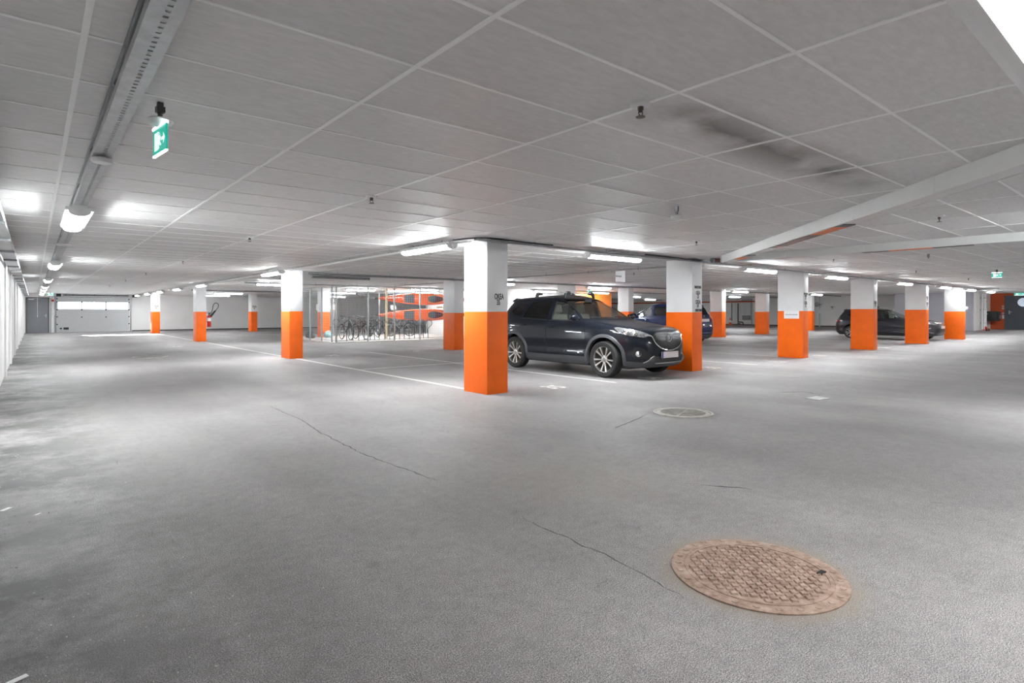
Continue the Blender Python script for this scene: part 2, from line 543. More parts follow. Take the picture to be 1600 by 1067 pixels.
for xx in (GX0 + 0.5, 1.9, 3.0, 4.2):
    b.box(xx - 0.03, xx + 0.03, YN - 0.17, YN, 2.29, 2.38)
b.build('spring_shaft', mat('dark_spring_steel', (0.12, 0.13, 0.15), 0.5, 0.5), gd)
b = MB()
b.box(GX1 + 0.12, GX1 + 0.34, YN - 0.22, YN, 2.24, 2.40); b.box(GX0 + 0.02, GX0 + 0.25, YN - 0.22, YN, 2.25, 2.41)
b.build('cable_drum', M_BLACK, gd)
b = MB()
for xx in (2.35, 3.61):
    for zz in (0.95, 1.42, 1.9):
        b.box(xx - 0.035, xx + 0.035, YN + 0.015, YN + 0.05, zz - 0.035, zz + 0.035)
for xx in (GX0 + 0.06, GX1 - 0.06):
    for zz in (0.5, 0.97, 1.42, 1.9, 2.1):
        b.box(xx - 0.04, xx + 0.04, YN + 0.0, YN + 0.05, zz - 0.035, zz + 0.035)
b.build('hinge', M_BLACK, gd)
b = MB()
b.lathe([(0.055, 0), (0.055, 0.03)], 16, Matrix.Translation((GX0 + 0.25, YN + 0.05, 0.24)) @ Matrix.Rotation(R(90), 4, 'X'))
b.box(GX0 + 0.38, GX0 + 0.64, YN + 0.02, YN + 0.05, 0.17, 0.31)
b.build('pull_handle', M_BLACK, gd)
# the threshold outside that the daylight comes over
b = MB(); b.box(-3, 9, YN + 0.6, YN + 14, -0.1, 0.0)
struct(b.build('ground_outside', mat('outside_concrete', (0.5, 0.5, 0.5), 0.8)))

# stair door at the right end with its round window
def ring_poly(cx, cy, r, n=28):
    return [(cx + r * math.cos(2 * PI * k / n), cy + r * math.sin(2 * PI * k / n)) for k in range(n)]
dz = floor_z(46)
DY0, DY1, DZ1 = 6.62, 7.86, 2.12 + 0.1
b = MB()
cyw, czw, rw = 7.05, 1.86, 0.27
M2 = Matrix(((0, 0, 1, 46.03), (1, 0, 0, 0), (0, 1, 0, 0), (0, 0, 0, 1)))   # poly (y,z), extruded along x
n = 32
outer = [(DY0, dz), (DY1, dz), (DY1, DZ1), (DY0, DZ1)]
cir = ring_poly(cyw, czw, rw, n)
def toouter(a):
    dx, dy = math.cos(a), math.sin(a)
    t = min(((DY1 - cyw) / dx if dx > 1e-6 else 9e9), ((DY0 - cyw) / dx if dx < -1e-6 else 9e9), ((DZ1 - czw) / dy if dy > 1e-6 else 9e9), ((dz - czw) / dy if dy < -1e-6 else 9e9))
    return (cyw + dx * t, czw + dy * t)
for k in range(n):
    a0, a1 = 2 * PI * k / n, 2 * PI * (k + 1) / n
    p, q = toouter(a0), toouter(a1)
    poly = [cir[k], p]
    for c in outer:
        ca = math.atan2(c[1] - czw, c[0] - cyw) % (2 * PI)
        if a0 + 1e-5 < ca < a1 - 1e-5: poly.append(c)
    poly += [q, cir[(k + 1) % n]]
    b.prism(poly, 0.0, 0.05, M2)
d3 = struct(b.build('door_3', mat('slate_door_paint', (0.075, 0.085, 0.105), 0.42)))
b = MB(); b.prism(cir, 0.02, 0.025, M2)
b.build('window_pane', mat('frosted_lit_pane', (0.75, 0.82, 0.9), 0.2, emit=(0.72, 0.82, 1.0), estr=0.12), d3)
b = MB(); b.tube([(46.02, cyw + (rw + 0.012) * math.cos(2 * PI * k / 32), czw + (rw + 0.012) * math.sin(2 * PI * k / 32)) for k in range(32)], 0.018, 8, True)
b.build('window_rim', M_BLACK, d3)
b = MB(); b.box(45.98, 46.06, DY1, DY1 + 0.07, dz, DZ1 + 0.06); b.box(45.98, 46.06, DY0 - 0.07, DY0, dz, DZ1 + 0.06); b.box(45.98, 46.06, DY0, DY1, DZ1, DZ1 + 0.06)
b.build('door_frame', mat('dark_grey_frame', (0.1, 0.1, 0.11)), d3)
b = MB(); b.box(46.0, 46.03, 7.66, 7.72, dz + 0.95, dz + 1.15); b.cyl((45.97, 7.69, dz + 1.08), (45.97, 7.56, dz + 1.08), 0.012)
b.build('door_handle', M_GALV, d3)

# dark dado line at the foot of the far walls
b = MB(); b.box(GX1 + 0.1, 41.0, YN - 0.03, YN, 0, 0.07)
struct(b.build('baseboard_back', mat('dark_bitumen_kerb', (0.07, 0.07, 0.07), 0.8)))
b = MB(); b.box(XE - 0.03, XE, 12.6, YN - 0.1, floor_z(XE) - 0.02, floor_z(XE) + 0.08)
struct(b.build('baseboard_right', MATS['dark_bitumen_kerb']))

# ---------------------------------------------------------------- columns
def column(x, y, w, l, paint_z, label, group='orange and white columns', name='column'):
    t = thing(name, label, 'column', (x + w / 2, y + l / 2, floor_z(x)), 0, group)
    dzz = floor_z(x)
    b = MB(); b.box(-w / 2, w / 2, -l / 2, l / 2, paint_z - dzz, CEIL - dzz - 0.001, bevel=0.008)
    b.build('shaft', M_WHITE, t)
    b = MB(); b.box(-w / 2 - 0.002, w / 2 + 0.002, -l / 2 - 0.002, l / 2 + 0.002, 0, paint_z - dzz, bevel=0.008)
    b.build('painted_base', M_ORANGE, t)
    return t

def col_text(c, x, y, items, rot=ROT_FRONT):
    """items: (text, world z, size, x offset); on the face towards -Y"""
    w0 = c.location
    for s, z, size, dx in items:
        lettering(s, size * 1.08, M_INK, c, (dx, -y / 2 - 0.0035, z - w0.z), rot, sx=0.57)

cA = column(5.41, 7.12, 0.41, 0.62, 1.29, 'orange and white column largest in view, hiding the tail of the dark car')
col_text(cA, 0, 0.62, [('OKEA', 1.525, 0.112, 0.03), ('35', 1.435, 0.112, 0.015)])
cB = column(10.93, 7.08, 0.38, 0.66, 1.28, 'orange and white column right at the nose of the dark car')
col_text(cB, 0, 0.66, [('OKEA', 1.70, 0.10, 0.03), ('33', 1.62, 0.12, 0.03), ('OKEA', 1.50, 0.115, 0.03), ('34', 1.415, 0.115, 0.02)])
cC = column(16.35, 7.11, 0.33, 0.70, 1.31, 'orange and white column with a white notice pasted over its paint edge')
col_text(cC, 0, 0.70, [('OKEA', 1.74, 0.09, 0), ('31', 1.665, 0.11, 0.0), ('OKEA', 1.535, 0.11, 0.0), ('32', 1.45, 0.11, 0)])
cD = column(21.75, 7.15, 0.36, 0.70, 1.38, 'orange and white column hiding the rear wheel of the hatchback')
col_text(cD, 0, 0.70, [('OKEA', 1.60, 0.13, 0.0), ('30', 1.50, 0.13, 0)])
cE = column(27.45, 7.15, 0.36, 0.72, 1.37, 'orange and white column hiding the front wheel of the hatchback')
col_text(cE, 0, 0.72, [('OKEA', 1.86, 0.12, 0.0), ('28', 1.77, 0.12, 0), ('OKEA', 1.62, 0.12, 0.0), ('29', 1.53, 0.12, 0)])
cF = column(33.0, 7.15, 0.38, 0.72, 1.30, 'orange and white column behind the nose of the hatchback')
cL1 = column(5.38, 16.0, 0.36, 0.68, 1.30, 'orange and white column just left of the bike cage')
cL2 = column(5.40, 27.8, 0.38, 0.66, 1.29, 'orange and white column with the fire extinguisher on its side')
cL3 = column(5.40, 39.9, 0.40, 0.66, 1.29, 'orange and white column nearest to the garage door')
col_text(cL3, 0, 0.66, [('OKEA', 1.62, 0.16, 0.0), ('42', 1.5, 0.14, 0)])
cM = column(10.85, 16.1, 0.38, 0.66, 1.25, 'orange and white column between the kayaks and the largest column')
cN = column(10.95, 27.8, 0.38, 0.66, 1.28, 'orange and white column standing inside the bike cage')
cO = column(10.95, 39.9, 0.38, 0.66, 1.29, 'small orange and white column by the far end wall, right of the fire extinguisher')
col_text(cO, 0, 0.66, [('OKEA', 1.62, 0.16, 0.0), ('44', 1.5, 0.14, 0)])
cP = column(16.3, 16.1, 0.38, 0.66, 1.29, 'white column rising behind the roof of the dark car')
cQ = column(21.85, 17.6, 0.38, 0.66, 1.29, 'white column rising behind the windscreen of the blue car')
cR = column(26.7, 15.6, 0.38, 0.66, 1.29, 'orange and white column just right of the blue car')
cS = column(32.3, 16.1, 0.38, 0.66, 1.29, 'orange and white column with the far white wall either side of it')
cT = column(38.3, 16.1, 0.38, 0.66, 1.33, 'orange and white column half hidden behind the one with the notice')

# plates, stickers and the notice: fixed to the columns
def plate_on(c, l, x, z, w, h, m, name, d=0.006):
    b = MB(); b.box(x - w / 2, x + w / 2, -l / 2 - 0.002 - d, -l / 2 - 0.002, z - c.location.z - h / 2, z - c.location.z + h / 2)
    return b.build(name, m, c)
M_PLATE = mat('black_name_plate', (0.025, 0.03, 0.035), 0.35)
M_PAPER = mat('white_paper', (0.86, 0.86, 0.87), 0.6, var=0.01)
for zz, dx in ((1.825, 0.02), (1.322, 0.05)):
    p = plate_on(cB, 0.66, dx, zz, 0.24, 0.055, M_PLATE, 'name_plate')
    lettering('---', 0.05, M_PAPER, p, (dx, -0.34, zz), ROT_FRONT)
plate_on(cB, 0.66, -0.08, 1.765, 0.10, 0.06, M_PAPER, 'sticker')
plate_on(cC, 0.70, 0.0, 1.79, 0.20, 0.05, M_PLATE, 'name_plate')
plate_on(cC, 0.70, 0.0, 1.80, 0.07, 0.09, M_PAPER, 'sticker')
b = MB(); b.box(-0.167 - 0.006, -0.1655, -0.25, 0.17, 1.10, 1.315)
nn_ = b.build('notice', M_PAPER, cC)
b = MB()
for k in range(11):
    b.box(-0.1745, -0.173, -0.20 + k * 0.031, -0.20 + k * 0.031 + 0.022, 1.196, 1.196 + 0.02 + 0.008 * (k % 3 == 0))
b.build('notice_text', mat('grey_print', (0.25, 0.25, 0.28), 0.6), nn_)
# steel strap plate and bracket at the head of the column marked 35
b = MB(); b.box(-0.14, 0.20, -0.345, -0.312, 2.37, 2.429); b.box(0.02, 0.05, -0.36, -0.345, 2.37, 2.429)
b.build('steel_bracket', M_DGALV, cA)
b = MB(); b.box(-0.14, 0.20, -0.36, -0.332, 2.37, 2.429)
b.build('steel_bracket', M_DGALV, cB)
# ---------------------------------------------------------------- cars
def pchip(tab):
    xs = [p[0] for p in tab]; ys = [p[1] for p in tab]
    n = len(xs)
    h = [xs[i + 1] - xs[i] for i in range(n - 1)]
    dl = [(ys[i + 1] - ys[i]) / h[i] for i in range(n - 1)]
    m = [dl[0]] + [0 if dl[i - 1] * dl[i] <= 0 else 3 * (h[i - 1] + h[i]) / ((2 * h[i] + h[i - 1]) / dl[i - 1] + (h[i] + 2 * h[i - 1]) / dl[i]) for i in range(1, n - 1)] + [dl[-1]]
    def f(x):
        if x <= xs[0]: return ys[0]
        if x >= xs[-1]: return ys[-1]
        i = 0
        while x > xs[i + 1]: i += 1
        t = (x - xs[i]) / h[i]
        return ((1 + 2 * t) * (1 - t) ** 2 * ys[i] + t * (1 - t) ** 2 * h[i] * m[i] + t * t * (3 - 2 * t) * ys[i + 1] + t * t * (t - 1) * h[i] * m[i + 1])
    return f

class Shape:
    YC = -0.45
    def __init__(s, front, rear, width, nn, crease=None):
        s.f, s.r, s.w, s.n = pchip(front), pchip(rear), pchip(width), pchip(nn)
    def P(s, phi, z):
        c, q = math.cos(phi), math.sin(phi)
        n = s.n(z)
        b = (s.f(z) - s.YC) if q >= 0 else (s.r(z) + s.YC)
        rr = (abs(c) ** n + abs(q) ** n) ** (-1.0 / n)
        return Vector((s.w(z) * rr * c, s.YC + b * rr * q, z))
    def N(s, phi, z):
        a = s.P(phi + 1e-3, z) - s.P(phi - 1e-3, z)
        d = s.P(phi, z + 2e-3) - s.P(phi, z - 2e-3)
        v = a.cross(d)
        return v.normalized()
    def side(s, y, z):
        b = (s.f(z) - s.YC) if y >= s.YC else (s.r(z) + s.YC)
        n = s.n(z)
        q = max(-0.9999, min(0.9999, (y - s.YC) / b))
        return math.atan2(q, (1 - abs(q) ** n) ** (1 / n))
    def front(s, x, z, back=False):
        n = s.n(z)
        c = max(-0.9999, min(0.9999, x / s.w(z)))
        q = (1 - abs(c) ** n) ** (1 / n)
        return math.atan2(-q if back else q, c)
    def mesh(s, zs, nphi=96):
        bm = bmesh.new(); rings = []
        for z in zs:
            rings.append([bm.verts.new(s.P(2 * PI * k / nphi, z)) for k in range(nphi)])
        for i in range(len(zs) - 1):
            for k in range(nphi):
                k2 = (k + 1) % nphi
                f = bm.faces.new([rings[i][k], rings[i][k2], rings[i + 1][k2], rings[i + 1][k]]); f.smooth = True
        bm.faces.new(list(reversed(rings[0]))); f = bm.faces.new(rings[-1]); f.smooth = True
        bmesh.ops.recalc_face_normals(bm, faces=bm.faces)
        return bm

def panel(S, outline, off, name, m, parent, skirt=0.012, step=0.05, mirror=False, mats=None, sm=35):
    """A thin raised panel that follows the body; outline: list of ('S',y,z) / ('F',x,z) / ('B',x,z) points."""
    def conv(p):
        k, u, z = p
        if k == 'S':
            ph = S.side(u, z)
        elif k == 'F':
            ph = S.front(u, z)
        else:
            ph = S.front(u, z, True)
        return Vector((ph, z, 0))
    pts = []
    n = len(outline)
    for i in range(n):
        a, c = outline[i], outline[(i + 1) % n]
        same = a[0] == c[0]
        L = math.hypot(a[1] - c[1], a[2] - c[2]) if same else 0.4
        k = max(1, int(L / step)) if same else 6
        pa, pc = conv(a), conv(c)
        for j in range(k):
            t = j / k
            if same: pts.append(conv((a[0], a[1] + (c[1] - a[1]) * t, a[2] + (c[2] - a[2]) * t)))
            else: pts.append(pa.lerp(pc, t))
    # keep phi continuous
    for i in range(1, len(pts)):
        while pts[i].x - pts[i - 1].x > PI: pts[i].x -= 2 * PI
        while pts[i].x - pts[i - 1].x < -PI: pts[i].x += 2 * PI
    bm = bmesh.new()
    vs = [bm.verts.new(p) for p in pts]
    bm.faces.new(vs)
    bm.normal_update()
    x0, x1 = min(p.x for p in pts), max(p.x for p in pts)
    z0, z1 = min(p.y for p in pts), max(p.y for p in pts)
    for k in range(1, 400):
        v = x0 + k * 0.035
        if v >= x1: break
        bmesh.ops.bisect_plane(bm, geom=bm.verts[:] + bm.edges[:] + bm.faces[:], plane_co=(v, 0, 0), plane_no=(1, 0, 0))
    for k in range(1, 100):
        v = z0 + k * 0.03
        if v >= z1: break
        bmesh.ops.bisect_plane(bm, geom=bm.verts[:] + bm.edges[:] + bm.faces[:], plane_co=(0, v, 0), plane_no=(0, 1, 0))
    faces = bm.faces[:]
    for f in faces: f.smooth = True
    r = bmesh.ops.extrude_face_region(bm, geom=faces)
    top = [g for g in r['geom'] if isinstance(g, bmesh.types.BMVert)]
    tops = set(top)
    for v in bm.verts:
        ph, z = v.co.x, v.co.y
        o = off if v in tops else off - skirt
        v.co = S.P(ph, z) + S.N(ph, z) * o
        if mirror: v.co.x = -v.co.x
    bmesh.ops.recalc_face_normals(bm, faces=bm.faces)
    me = bpy.data.meshes.new(name); bm.to_mesh(me); bm.free()
    me.materials.append(m)
    me.set_sharp_from_angle(angle=R(sm))
    o = bpy.data.objects.new(name, me); COL.objects.link(o); o.parent = parent
    return o

def boolean_cut(me, cutters):
    o = bpy.data.objects.new('tmp_body', me); COL.objects.link(o)
    tmp = []
    for cme in cutters:
        c = bpy.data.objects.new('tmp_cut', cme); COL.objects.link(c); tmp.append(c)
        md = o.modifiers.new('b', 'BOOLEAN'); md.operation = 'DIFFERENCE'; md.object = c; md.solver = 'EXACT'
    dg = bpy.context.evaluated_depsgraph_get()
    dg.update()
    out = bpy.data.meshes.new_from_object(o.evaluated_get(dg))
    bpy.data.objects.remove(o)
    for c in tmp: bpy.data.objects.remove(c)
    return out

def bm_mesh(bm, idx, nslots=2):
    for f in bm.faces: f.material_index = idx
    me = bpy.data.meshes.new('tmp')
    bm.to_mesh(me); bm.free()
    for k in range(nslots): me.materials.append([M_DARK, M_DARK][k])
    return me

def wheel_parts(rt, wt, rim_r, m_rim, spokes, parent, x, y, side, style='pair'):
    """wheel (rim with spokes, hub) with its tyre as child; axis along X; side +1 faces +X"""
    M = Matrix.Rotation(R(90) * side, 4, 'Y')       # local z -> +-X
    b = MB()
    h = wt / 2
    b.lathe([(rim_r * 0.96, -h * 0.9), (rim_r * 1.02, -h * 0.95), (rim_r, -h * 0.6), (rim_r * 0.955, -0.01), (rim_r * 0.955, h * 0.55), (rim_r * 0.985, h * 0.78), (rim_r * 1.03, h * 0.80), (rim_r * 1.035, h * 0.72), (rim_r * 1.0, h * 0.62), (rim_r * 0.99, -h * 0.5)], 48, M, cap=False)
    b.lathe([(0.0008, h * 0.62), (0.028, h * 0.62), (0.032, h * 0.58), (0.075, h * 0.52), (0.08, h * 0.2)], 24, M, cap=False)
    for k in range(spokes):
        a0 = 2 * PI * k / spokes
        for sgn in ((-1, 1) if style == 'pair' else (0,)):
            w0, w1 = (0.011, 0.023) if style == 'pair' else (0.03, 0.03)
            da0, da1 = (0.20, 0.26 * 5 / spokes) if style == 'pair' else (0, 0)
            pts = []
            r0, r1 = 0.05, rim_r * 0.975
            for r, da, w, z0, z1 in ((r0, da0, w0, h * 0.30, h * 0.55), (rim_r * 0.5, (da0 + da1) / 2, (w0 + w1) / 2, h * 0.38, h * 0.60), (r1, da1, w1, h * 0.45, h * 0.78)):
                a = a0 + sgn * da
                c = Vector((math.cos(a) * r, math.sin(a) * r, 0)); t = Vector((-math.sin(a), math.cos(a), 0))
                pts.append([c - t * w + Vector((0, 0, z0)), c + t * w + Vector((0, 0, z0)), c + t * w * 0.75 + Vector((0, 0, z1)), c - t * w * 0.75 + Vector((0, 0, z1))])
            vs = [[b.bm.verts.new(M @ p) for p in q] for q in pts]
            for i in range(2):
                for j in range(4):
                    b._f([vs[i][j], vs[i][(j + 1) % 4], vs[i + 1][(j + 1) % 4], vs[i + 1][j]], True)
            b._f(vs[0]); b._f(vs[2])
    w = b.build('wheel', m_rim, parent, (x, y, rt), smooth_angle=35)
    b = MB()
    b.lathe([(0.001, h * 0.0), (rim_r * 0.96, h * 0.0)], 32, M, cap=False)
    b.lathe([(0.11, h * 0.1), (0.145, h * 0.12), (0.145, h * 0.02)], 32, M, cap=False)
    b.build('brake_disc', mat('dark_brake', (0.05, 0.048, 0.045), 0.5, 0.6), w, fix=True)
    b = MB()
    prof = [(rim_r * 1.01, -h * 0.85), (rim_r * 1.15, -h), (rt * 0.93, -h * 0.98), (rt * 0.985, -h * 0.8), (rt, -h * 0.55)]
    for k in range(-2, 3):      # circumferential grooves
        g = k * h * 0.22
        prof += [(rt, g - 0.006), (rt - 0.007, g - 0.004), (rt - 0.007, g + 0.004), (rt, g + 0.006)]
    prof += [(rt, h * 0.55), (rt * 0.985, h * 0.8), (rt * 0.93, h * 0.98), (rim_r * 1.15, h), (rim_r * 1.01, h * 0.85)]
    b.lathe(prof, 56, M, cap=False)
    b.build('tyre', M_RUBBER, w, smooth_angle=30)
    b = MB()
    b.lathe([(0.001, h * 0.66), (0.024, h * 0.66), (0.027, h * 0.6)], 20, M, cap=False)
    b.build('hub_cap', M_DGALV, w)
    return w

def ZS(ztop):
    zs = [0.215, 0.24, 0.28, 0.33, 0.38]
    z = 0.43
    while z < 0.86: zs.append(z); z += 0.05
    while z < 1.16: zs.append(z); z += 0.012
    while z < 1.58: zs.append(z); z += 0.03
    while z < ztop - 0.006: zs.append(z); z += 0.008
    zs.append(ztop)
    return zs

M_GLASS = glass_mat('clear_car_glass', (0.86, 0.90, 0.89), 0.04)
M_PRIV = glass_mat('privacy_car_glass', (0.16, 0.17, 0.17), 0.06)
M_CLAD = mat('grey_cladding_plastic', (0.055, 0.058, 0.065), 0.5, var=0.05)
M_SEATD = mat('dark_seat_cloth', (0.03, 0.03, 0.032), 0.8)
M_SEATL = mat('beige_seat_leather', (0.30, 0.27, 0.23), 0.55)
M_ALU = mat('silver_alloy', (0.62, 0.60, 0.57), 0.25, 0.75, var=0.04)
M_LAMPG = mat('headlamp_reflector', (0.42, 0.43, 0.45), 0.15, 0.85, var=0.6, scale=30)
M_TAIL = mat('red_tail_lens', (0.42, 0.012, 0.015), 0.12, var=0.3, scale=25, coat=1.0)
M_BLUEP = mat('plate_blue', (0.02, 0.06, 0.42), 0.4)
M_NPL = mat('blank_plate', (0.72, 0.64, 0.65), 0.5, var=0.02)

def build_car(name, label, paint, loc, rz, cfg):
    t = thing(name, label, 'car', loc, rz)
    S = cfg['shape']; ztop = cfg['ztop']
    ax = cfg['axle']; rt = cfg['rt']
    # --- body shell: solid, minus cabin, arches and window openings
    body = bm_mesh(S.mesh(ZS(ztop)), 0)
    cab = cfg['cabin']
    C = Shape(*cab)
    zc = [cfg['floor_in'] + i * (cfg['roof_in'] - cfg['floor_in']) / 30 for i in range(31)]
    cuts = [bm_mesh(C.mesh(zc, 64), 1)]
    for y in (ax, -ax):
        b = MB()
        for s in (-1, 1):
            b.lathe([(cfg['arch'], 0.0), (cfg['arch'], 0.6)], 48, Matrix.Translation((s * 0.52, y, rt + 0.012)) @ Matrix.Rotation(R(90) * s, 4, 'Y'))
        bmesh.ops.recalc_face_normals(b.bm, faces=b.bm.faces)
        cuts.append(bm_mesh(b.bm, 1))
    Msd = Matrix(((0, 0, 1, 0), (1, 0, 0, 0), (0, 1, 0, 0), (0, 0, 0, 1)))
    Mfr = Matrix(((1, 0, 0, 0), (0, 0, 1, 0), (0, 1, 0, 0), (0, 0, 0, 1)))
    for wn in cfg['side_windows']:
        for s in (-1, 1):
            b = MB(); b.prism(wn['o'], 0.38, 1.2, (Matrix.Diagonal((s, 1, 1, 1)) @ Msd))
            bmesh.ops.recalc_face_normals(b.bm, faces=b.bm.faces)
            cuts.append(bm_mesh(b.bm, 1))
    for o_, ya, yb in ((cfg['screen'], cfg['screen_y'][0], cfg['screen_y'][1]), (cfg['rear_glass'], cfg['rear_y'][0], cfg['rear_y'][1])):
        b = MB(); b.prism(o_, ya, yb, Mfr)
        bmesh.ops.recalc_face_normals(b.bm, faces=b.bm.faces)
        cuts.append(bm_mesh(b.bm, 1))
    me = boolean_cut(body, cuts)
    me.name = 'body_shell'
    me.materials.clear()
    me.materials.append(paint); me.materials.append(M_BLACK)
    me.set_sharp_from_angle(angle=R(28))
    o = bpy.data.objects.new('body_shell', me); COL.objects.link(o); o.parent = t
    # --- glass
    for wn in cfg['side_windows']:
        for mir in (False, True):
            panel(S, [('S', y, z) for y, z in wn['o']], -0.012, 'side_window', wn['m'], t, skirt=0.004, mirror=mir)
    panel(S, [('F', x, z) for x, z in cfg['screen']], -0.012, 'windscreen', M_GLASS, t, skirt=0.004)
    panel(S, [('B', x, z) for x, z in cfg['rear_glass']], -0.012, 'rear_window', M_PRIV, t, skirt=0.004)
    # --- doors, raised a hair so the shut lines show
    for dn in cfg['doors']:
        for mir in (False, True):
            d = panel(S, [('S', y, z) for y, z in dn['o']], 0.004, 'door', paint, t, skirt=0.02, mirror=mir)
            hy, hz = dn['handle']
            ph = S.side(hy, hz); p = S.P(ph, hz) + S.N(ph, hz) * 0.035
            sg = -1 if mir else 1
            b = MB()
            b.tube([(sg * (p.x - 0.03), hy - 0.10, hz), (sg * p.x, hy - 0.08, hz), (sg * (p.x + 0.008), hy, hz), (sg * p.x, hy + 0.08, hz), (sg * (p.x - 0.03), hy + 0.10, hz)], [0.012, 0.013, 0.014, 0.013, 0.012], 8)
            b.build('door_handle', cfg.get('handle_m', paint), d)
    # --- wheels
    for y in (ax, -ax):
        for s in (-1, 1):
            wheel_parts(rt, 0.225, cfg['rim'], cfg.get('rim_m', M_ALU), 5, t, s * (cfg['half_w'] - 0.135), y, s)
    # --- cladding arches
    if cfg.get('clad', True):
        for y in (ax, -ax):
            for s in (-1, 1):
                b = MB(); n = 30
                prev = None
                zc0 = rt + 0.012
                for k in range(n + 1):
                    a = R(-14) + (PI + R(28)) * k / n
                    sec = []
                    for rr, off in ((cfg['arch'] - 0.004, 0.012), (cfg['arch'] + 0.004, 0.020), (cfg['arch'] + 0.055, 0.014), (cfg['arch'] + 0.066, 0.0)):
                        yy = y + rr * math.cos(a); zz = max(0.23, zc0 + rr * math.sin(a))
                        ph = S.side(yy, zz); p = S.P(ph, zz) + S.N(ph, zz) * off
                        sec.append(Vector((s * p.x, p.y, p.z)))
                    ph = S.side(y + (cfg['arch'] - 0.004) * math.cos(a), max(0.23, zc0 + cfg['arch'] * math.sin(a)))
                    q = sec[0].copy(); q.x -= s * 0.08
                    sec = [q] + sec
                    vs = [b.bm.verts.new(p) for p in sec]
                    if prev:
                        for j in range(len(vs) - 1):
                            b._f([prev[j], vs[j], vs[j + 1], prev[j + 1]], True)
                    prev = vs
                b.build('wheel_arch_trim', M_CLAD, t, smooth_angle=50)
        for mir in (False, True):
            panel(S, [('S', y, z) for y, z in cfg['sill']], 0.016, 'sill_trim', M_CLAD, t, skirt=0.03, mirror=mir)
    # --- mirrors
    for s in (-1, 1):
        my, mz = cfg['mirror']
        ph = S.side(my, mz); p = S.P(ph, mz)
        b = MB()
        b.tube([(s * (p.x - 0.03), my, mz), (s * (p.x + 0.06), my + 0.01, mz + 0.02)], 0.022, 10)
        b.sphere((s * (p.x + 0.14), my + 0.015, mz + 0.045), 0.1, 18, 12, (1.05, 0.55, 0.72))
        mr_ = b.build('wing_mirror', cfg.get('mirror_m', paint), t)
        b = MB(); b.box(s * (p.x + 0.14) - 0.08, s * (p.x + 0.14) + 0.08, my - 0.045, my - 0.035, mz, mz + 0.095)
        b.build('mirror_glass', mat('dim_mirror', (0.12, 0.13, 0.14), 0.15, 0.9), mr_)
    # --- seats, wheel, dash, floor pan
    sm = cfg['seat_m']
    z0 = 0.38
    for sx in (-0.37, 0.37):
        b = MB()
        b.box(sx - 0.25, sx + 0.25, -0.30, 0.22, z0 + 0.08, z0 + 0.30, bevel=0.05)
        Mb = Matrix.Translation((sx, -0.30, z0 + 0.25)) @ Matrix.Rotation(R(14), 4, 'X')
        b.box(-0.24, 0.24, -0.06, 0.07, 0.0, 0.62, Mb, bevel=0.05)
        b.box(-0.13, 0.13, -0.05, 0.05, 0.66, 0.84, Mb, bevel=0.04)
        b.box(-0.06, -0.045, -0.01, 0.01, 0.60, 0.68, Mb); b.box(0.045, 0.06, -0.01, 0.01, 0.60, 0.68, Mb)
        b.build('front_seat', sm, t)
    b = MB()
    b.box(-0.62, 0.62, -1.20, -0.70, z0 + 0.08, z0 + 0.32, bevel=0.05)
    Mb = Matrix.Translation((0, -1.20, z0 + 0.28)) @ Matrix.Rotation(R(18), 4, 'X')
    b.box(-0.62, 0.62, -0.06, 0.08, 0.0, 0.56, Mb, bevel=0.05)
    for sx in (-0.40, 0.40): b.box(sx - 0.13, sx + 0.13, -0.04, 0.04, 0.58, 0.73, Mb, bevel=0.035)
    b.build('rear_bench', sm, t)
    b = MB()
    b.box(-0.68, 0.68, 0.55, 0.93, 0.80, 1.04 * cfg['zk'], bevel=0.06)
    b.box(-0.10, 0.10, -0.2, 0.6, 0.40, 0.72, bevel=0.04)
    b.build('dashboard', M_BLACK, t)
    b = MB()
    Ms = Matrix.Translation((-0.37, 0.42, 1.0 * cfg['zk'])) @ Matrix.Rotation(R(-65), 4, 'X')
    b.tube([Ms @ Vector((0.185 * math.cos(2 * PI * k / 28), 0.185 * math.sin(2 * PI * k / 28), 0)) for k in range(28)], 0.014, 8, True)
    b.cyl(Ms @ Vector((-0.18, 0, 0)), Ms @ Vector((0.18, 0, 0)), 0.014); b.cyl(Ms @ Vector((0, 0, 0)), Ms @ Vector((0, -0.18, 0)), 0.014)
    b.cyl(Ms @ Vector((0, 0, -0.16)), Ms @ Vector((0, 0, 0.01)), 0.05)
    b.build('steering_wheel', M_BLACK, t)
    b = MB(); b.box(-0.72, 0.72, -1.9, 1.85, 0.19, 0.30, bevel=0.02)
    b.box(-0.45, 0.45, ax - 0.08, ax + 0.08, 0.26, 0.36); b.box(-0.60, 0.60, -ax - 0.06, -ax + 0.06, 0.28, 0.36)
    b.build('underbody', M_BLACK, t)
    b = MB(); b.box(-0.11, 0.11, 0.13, 0.15, 1.50 * cfg['zk'], 1.56 * cfg['zk'], bevel=0.006); b.cyl((0, 0.14, 1.55 * cfg['zk']), (0, 0.16, 1.61 * cfg['zk']), 0.01)
    b.build('rear_view_mirror', M_BLACK, t)
    return t, S

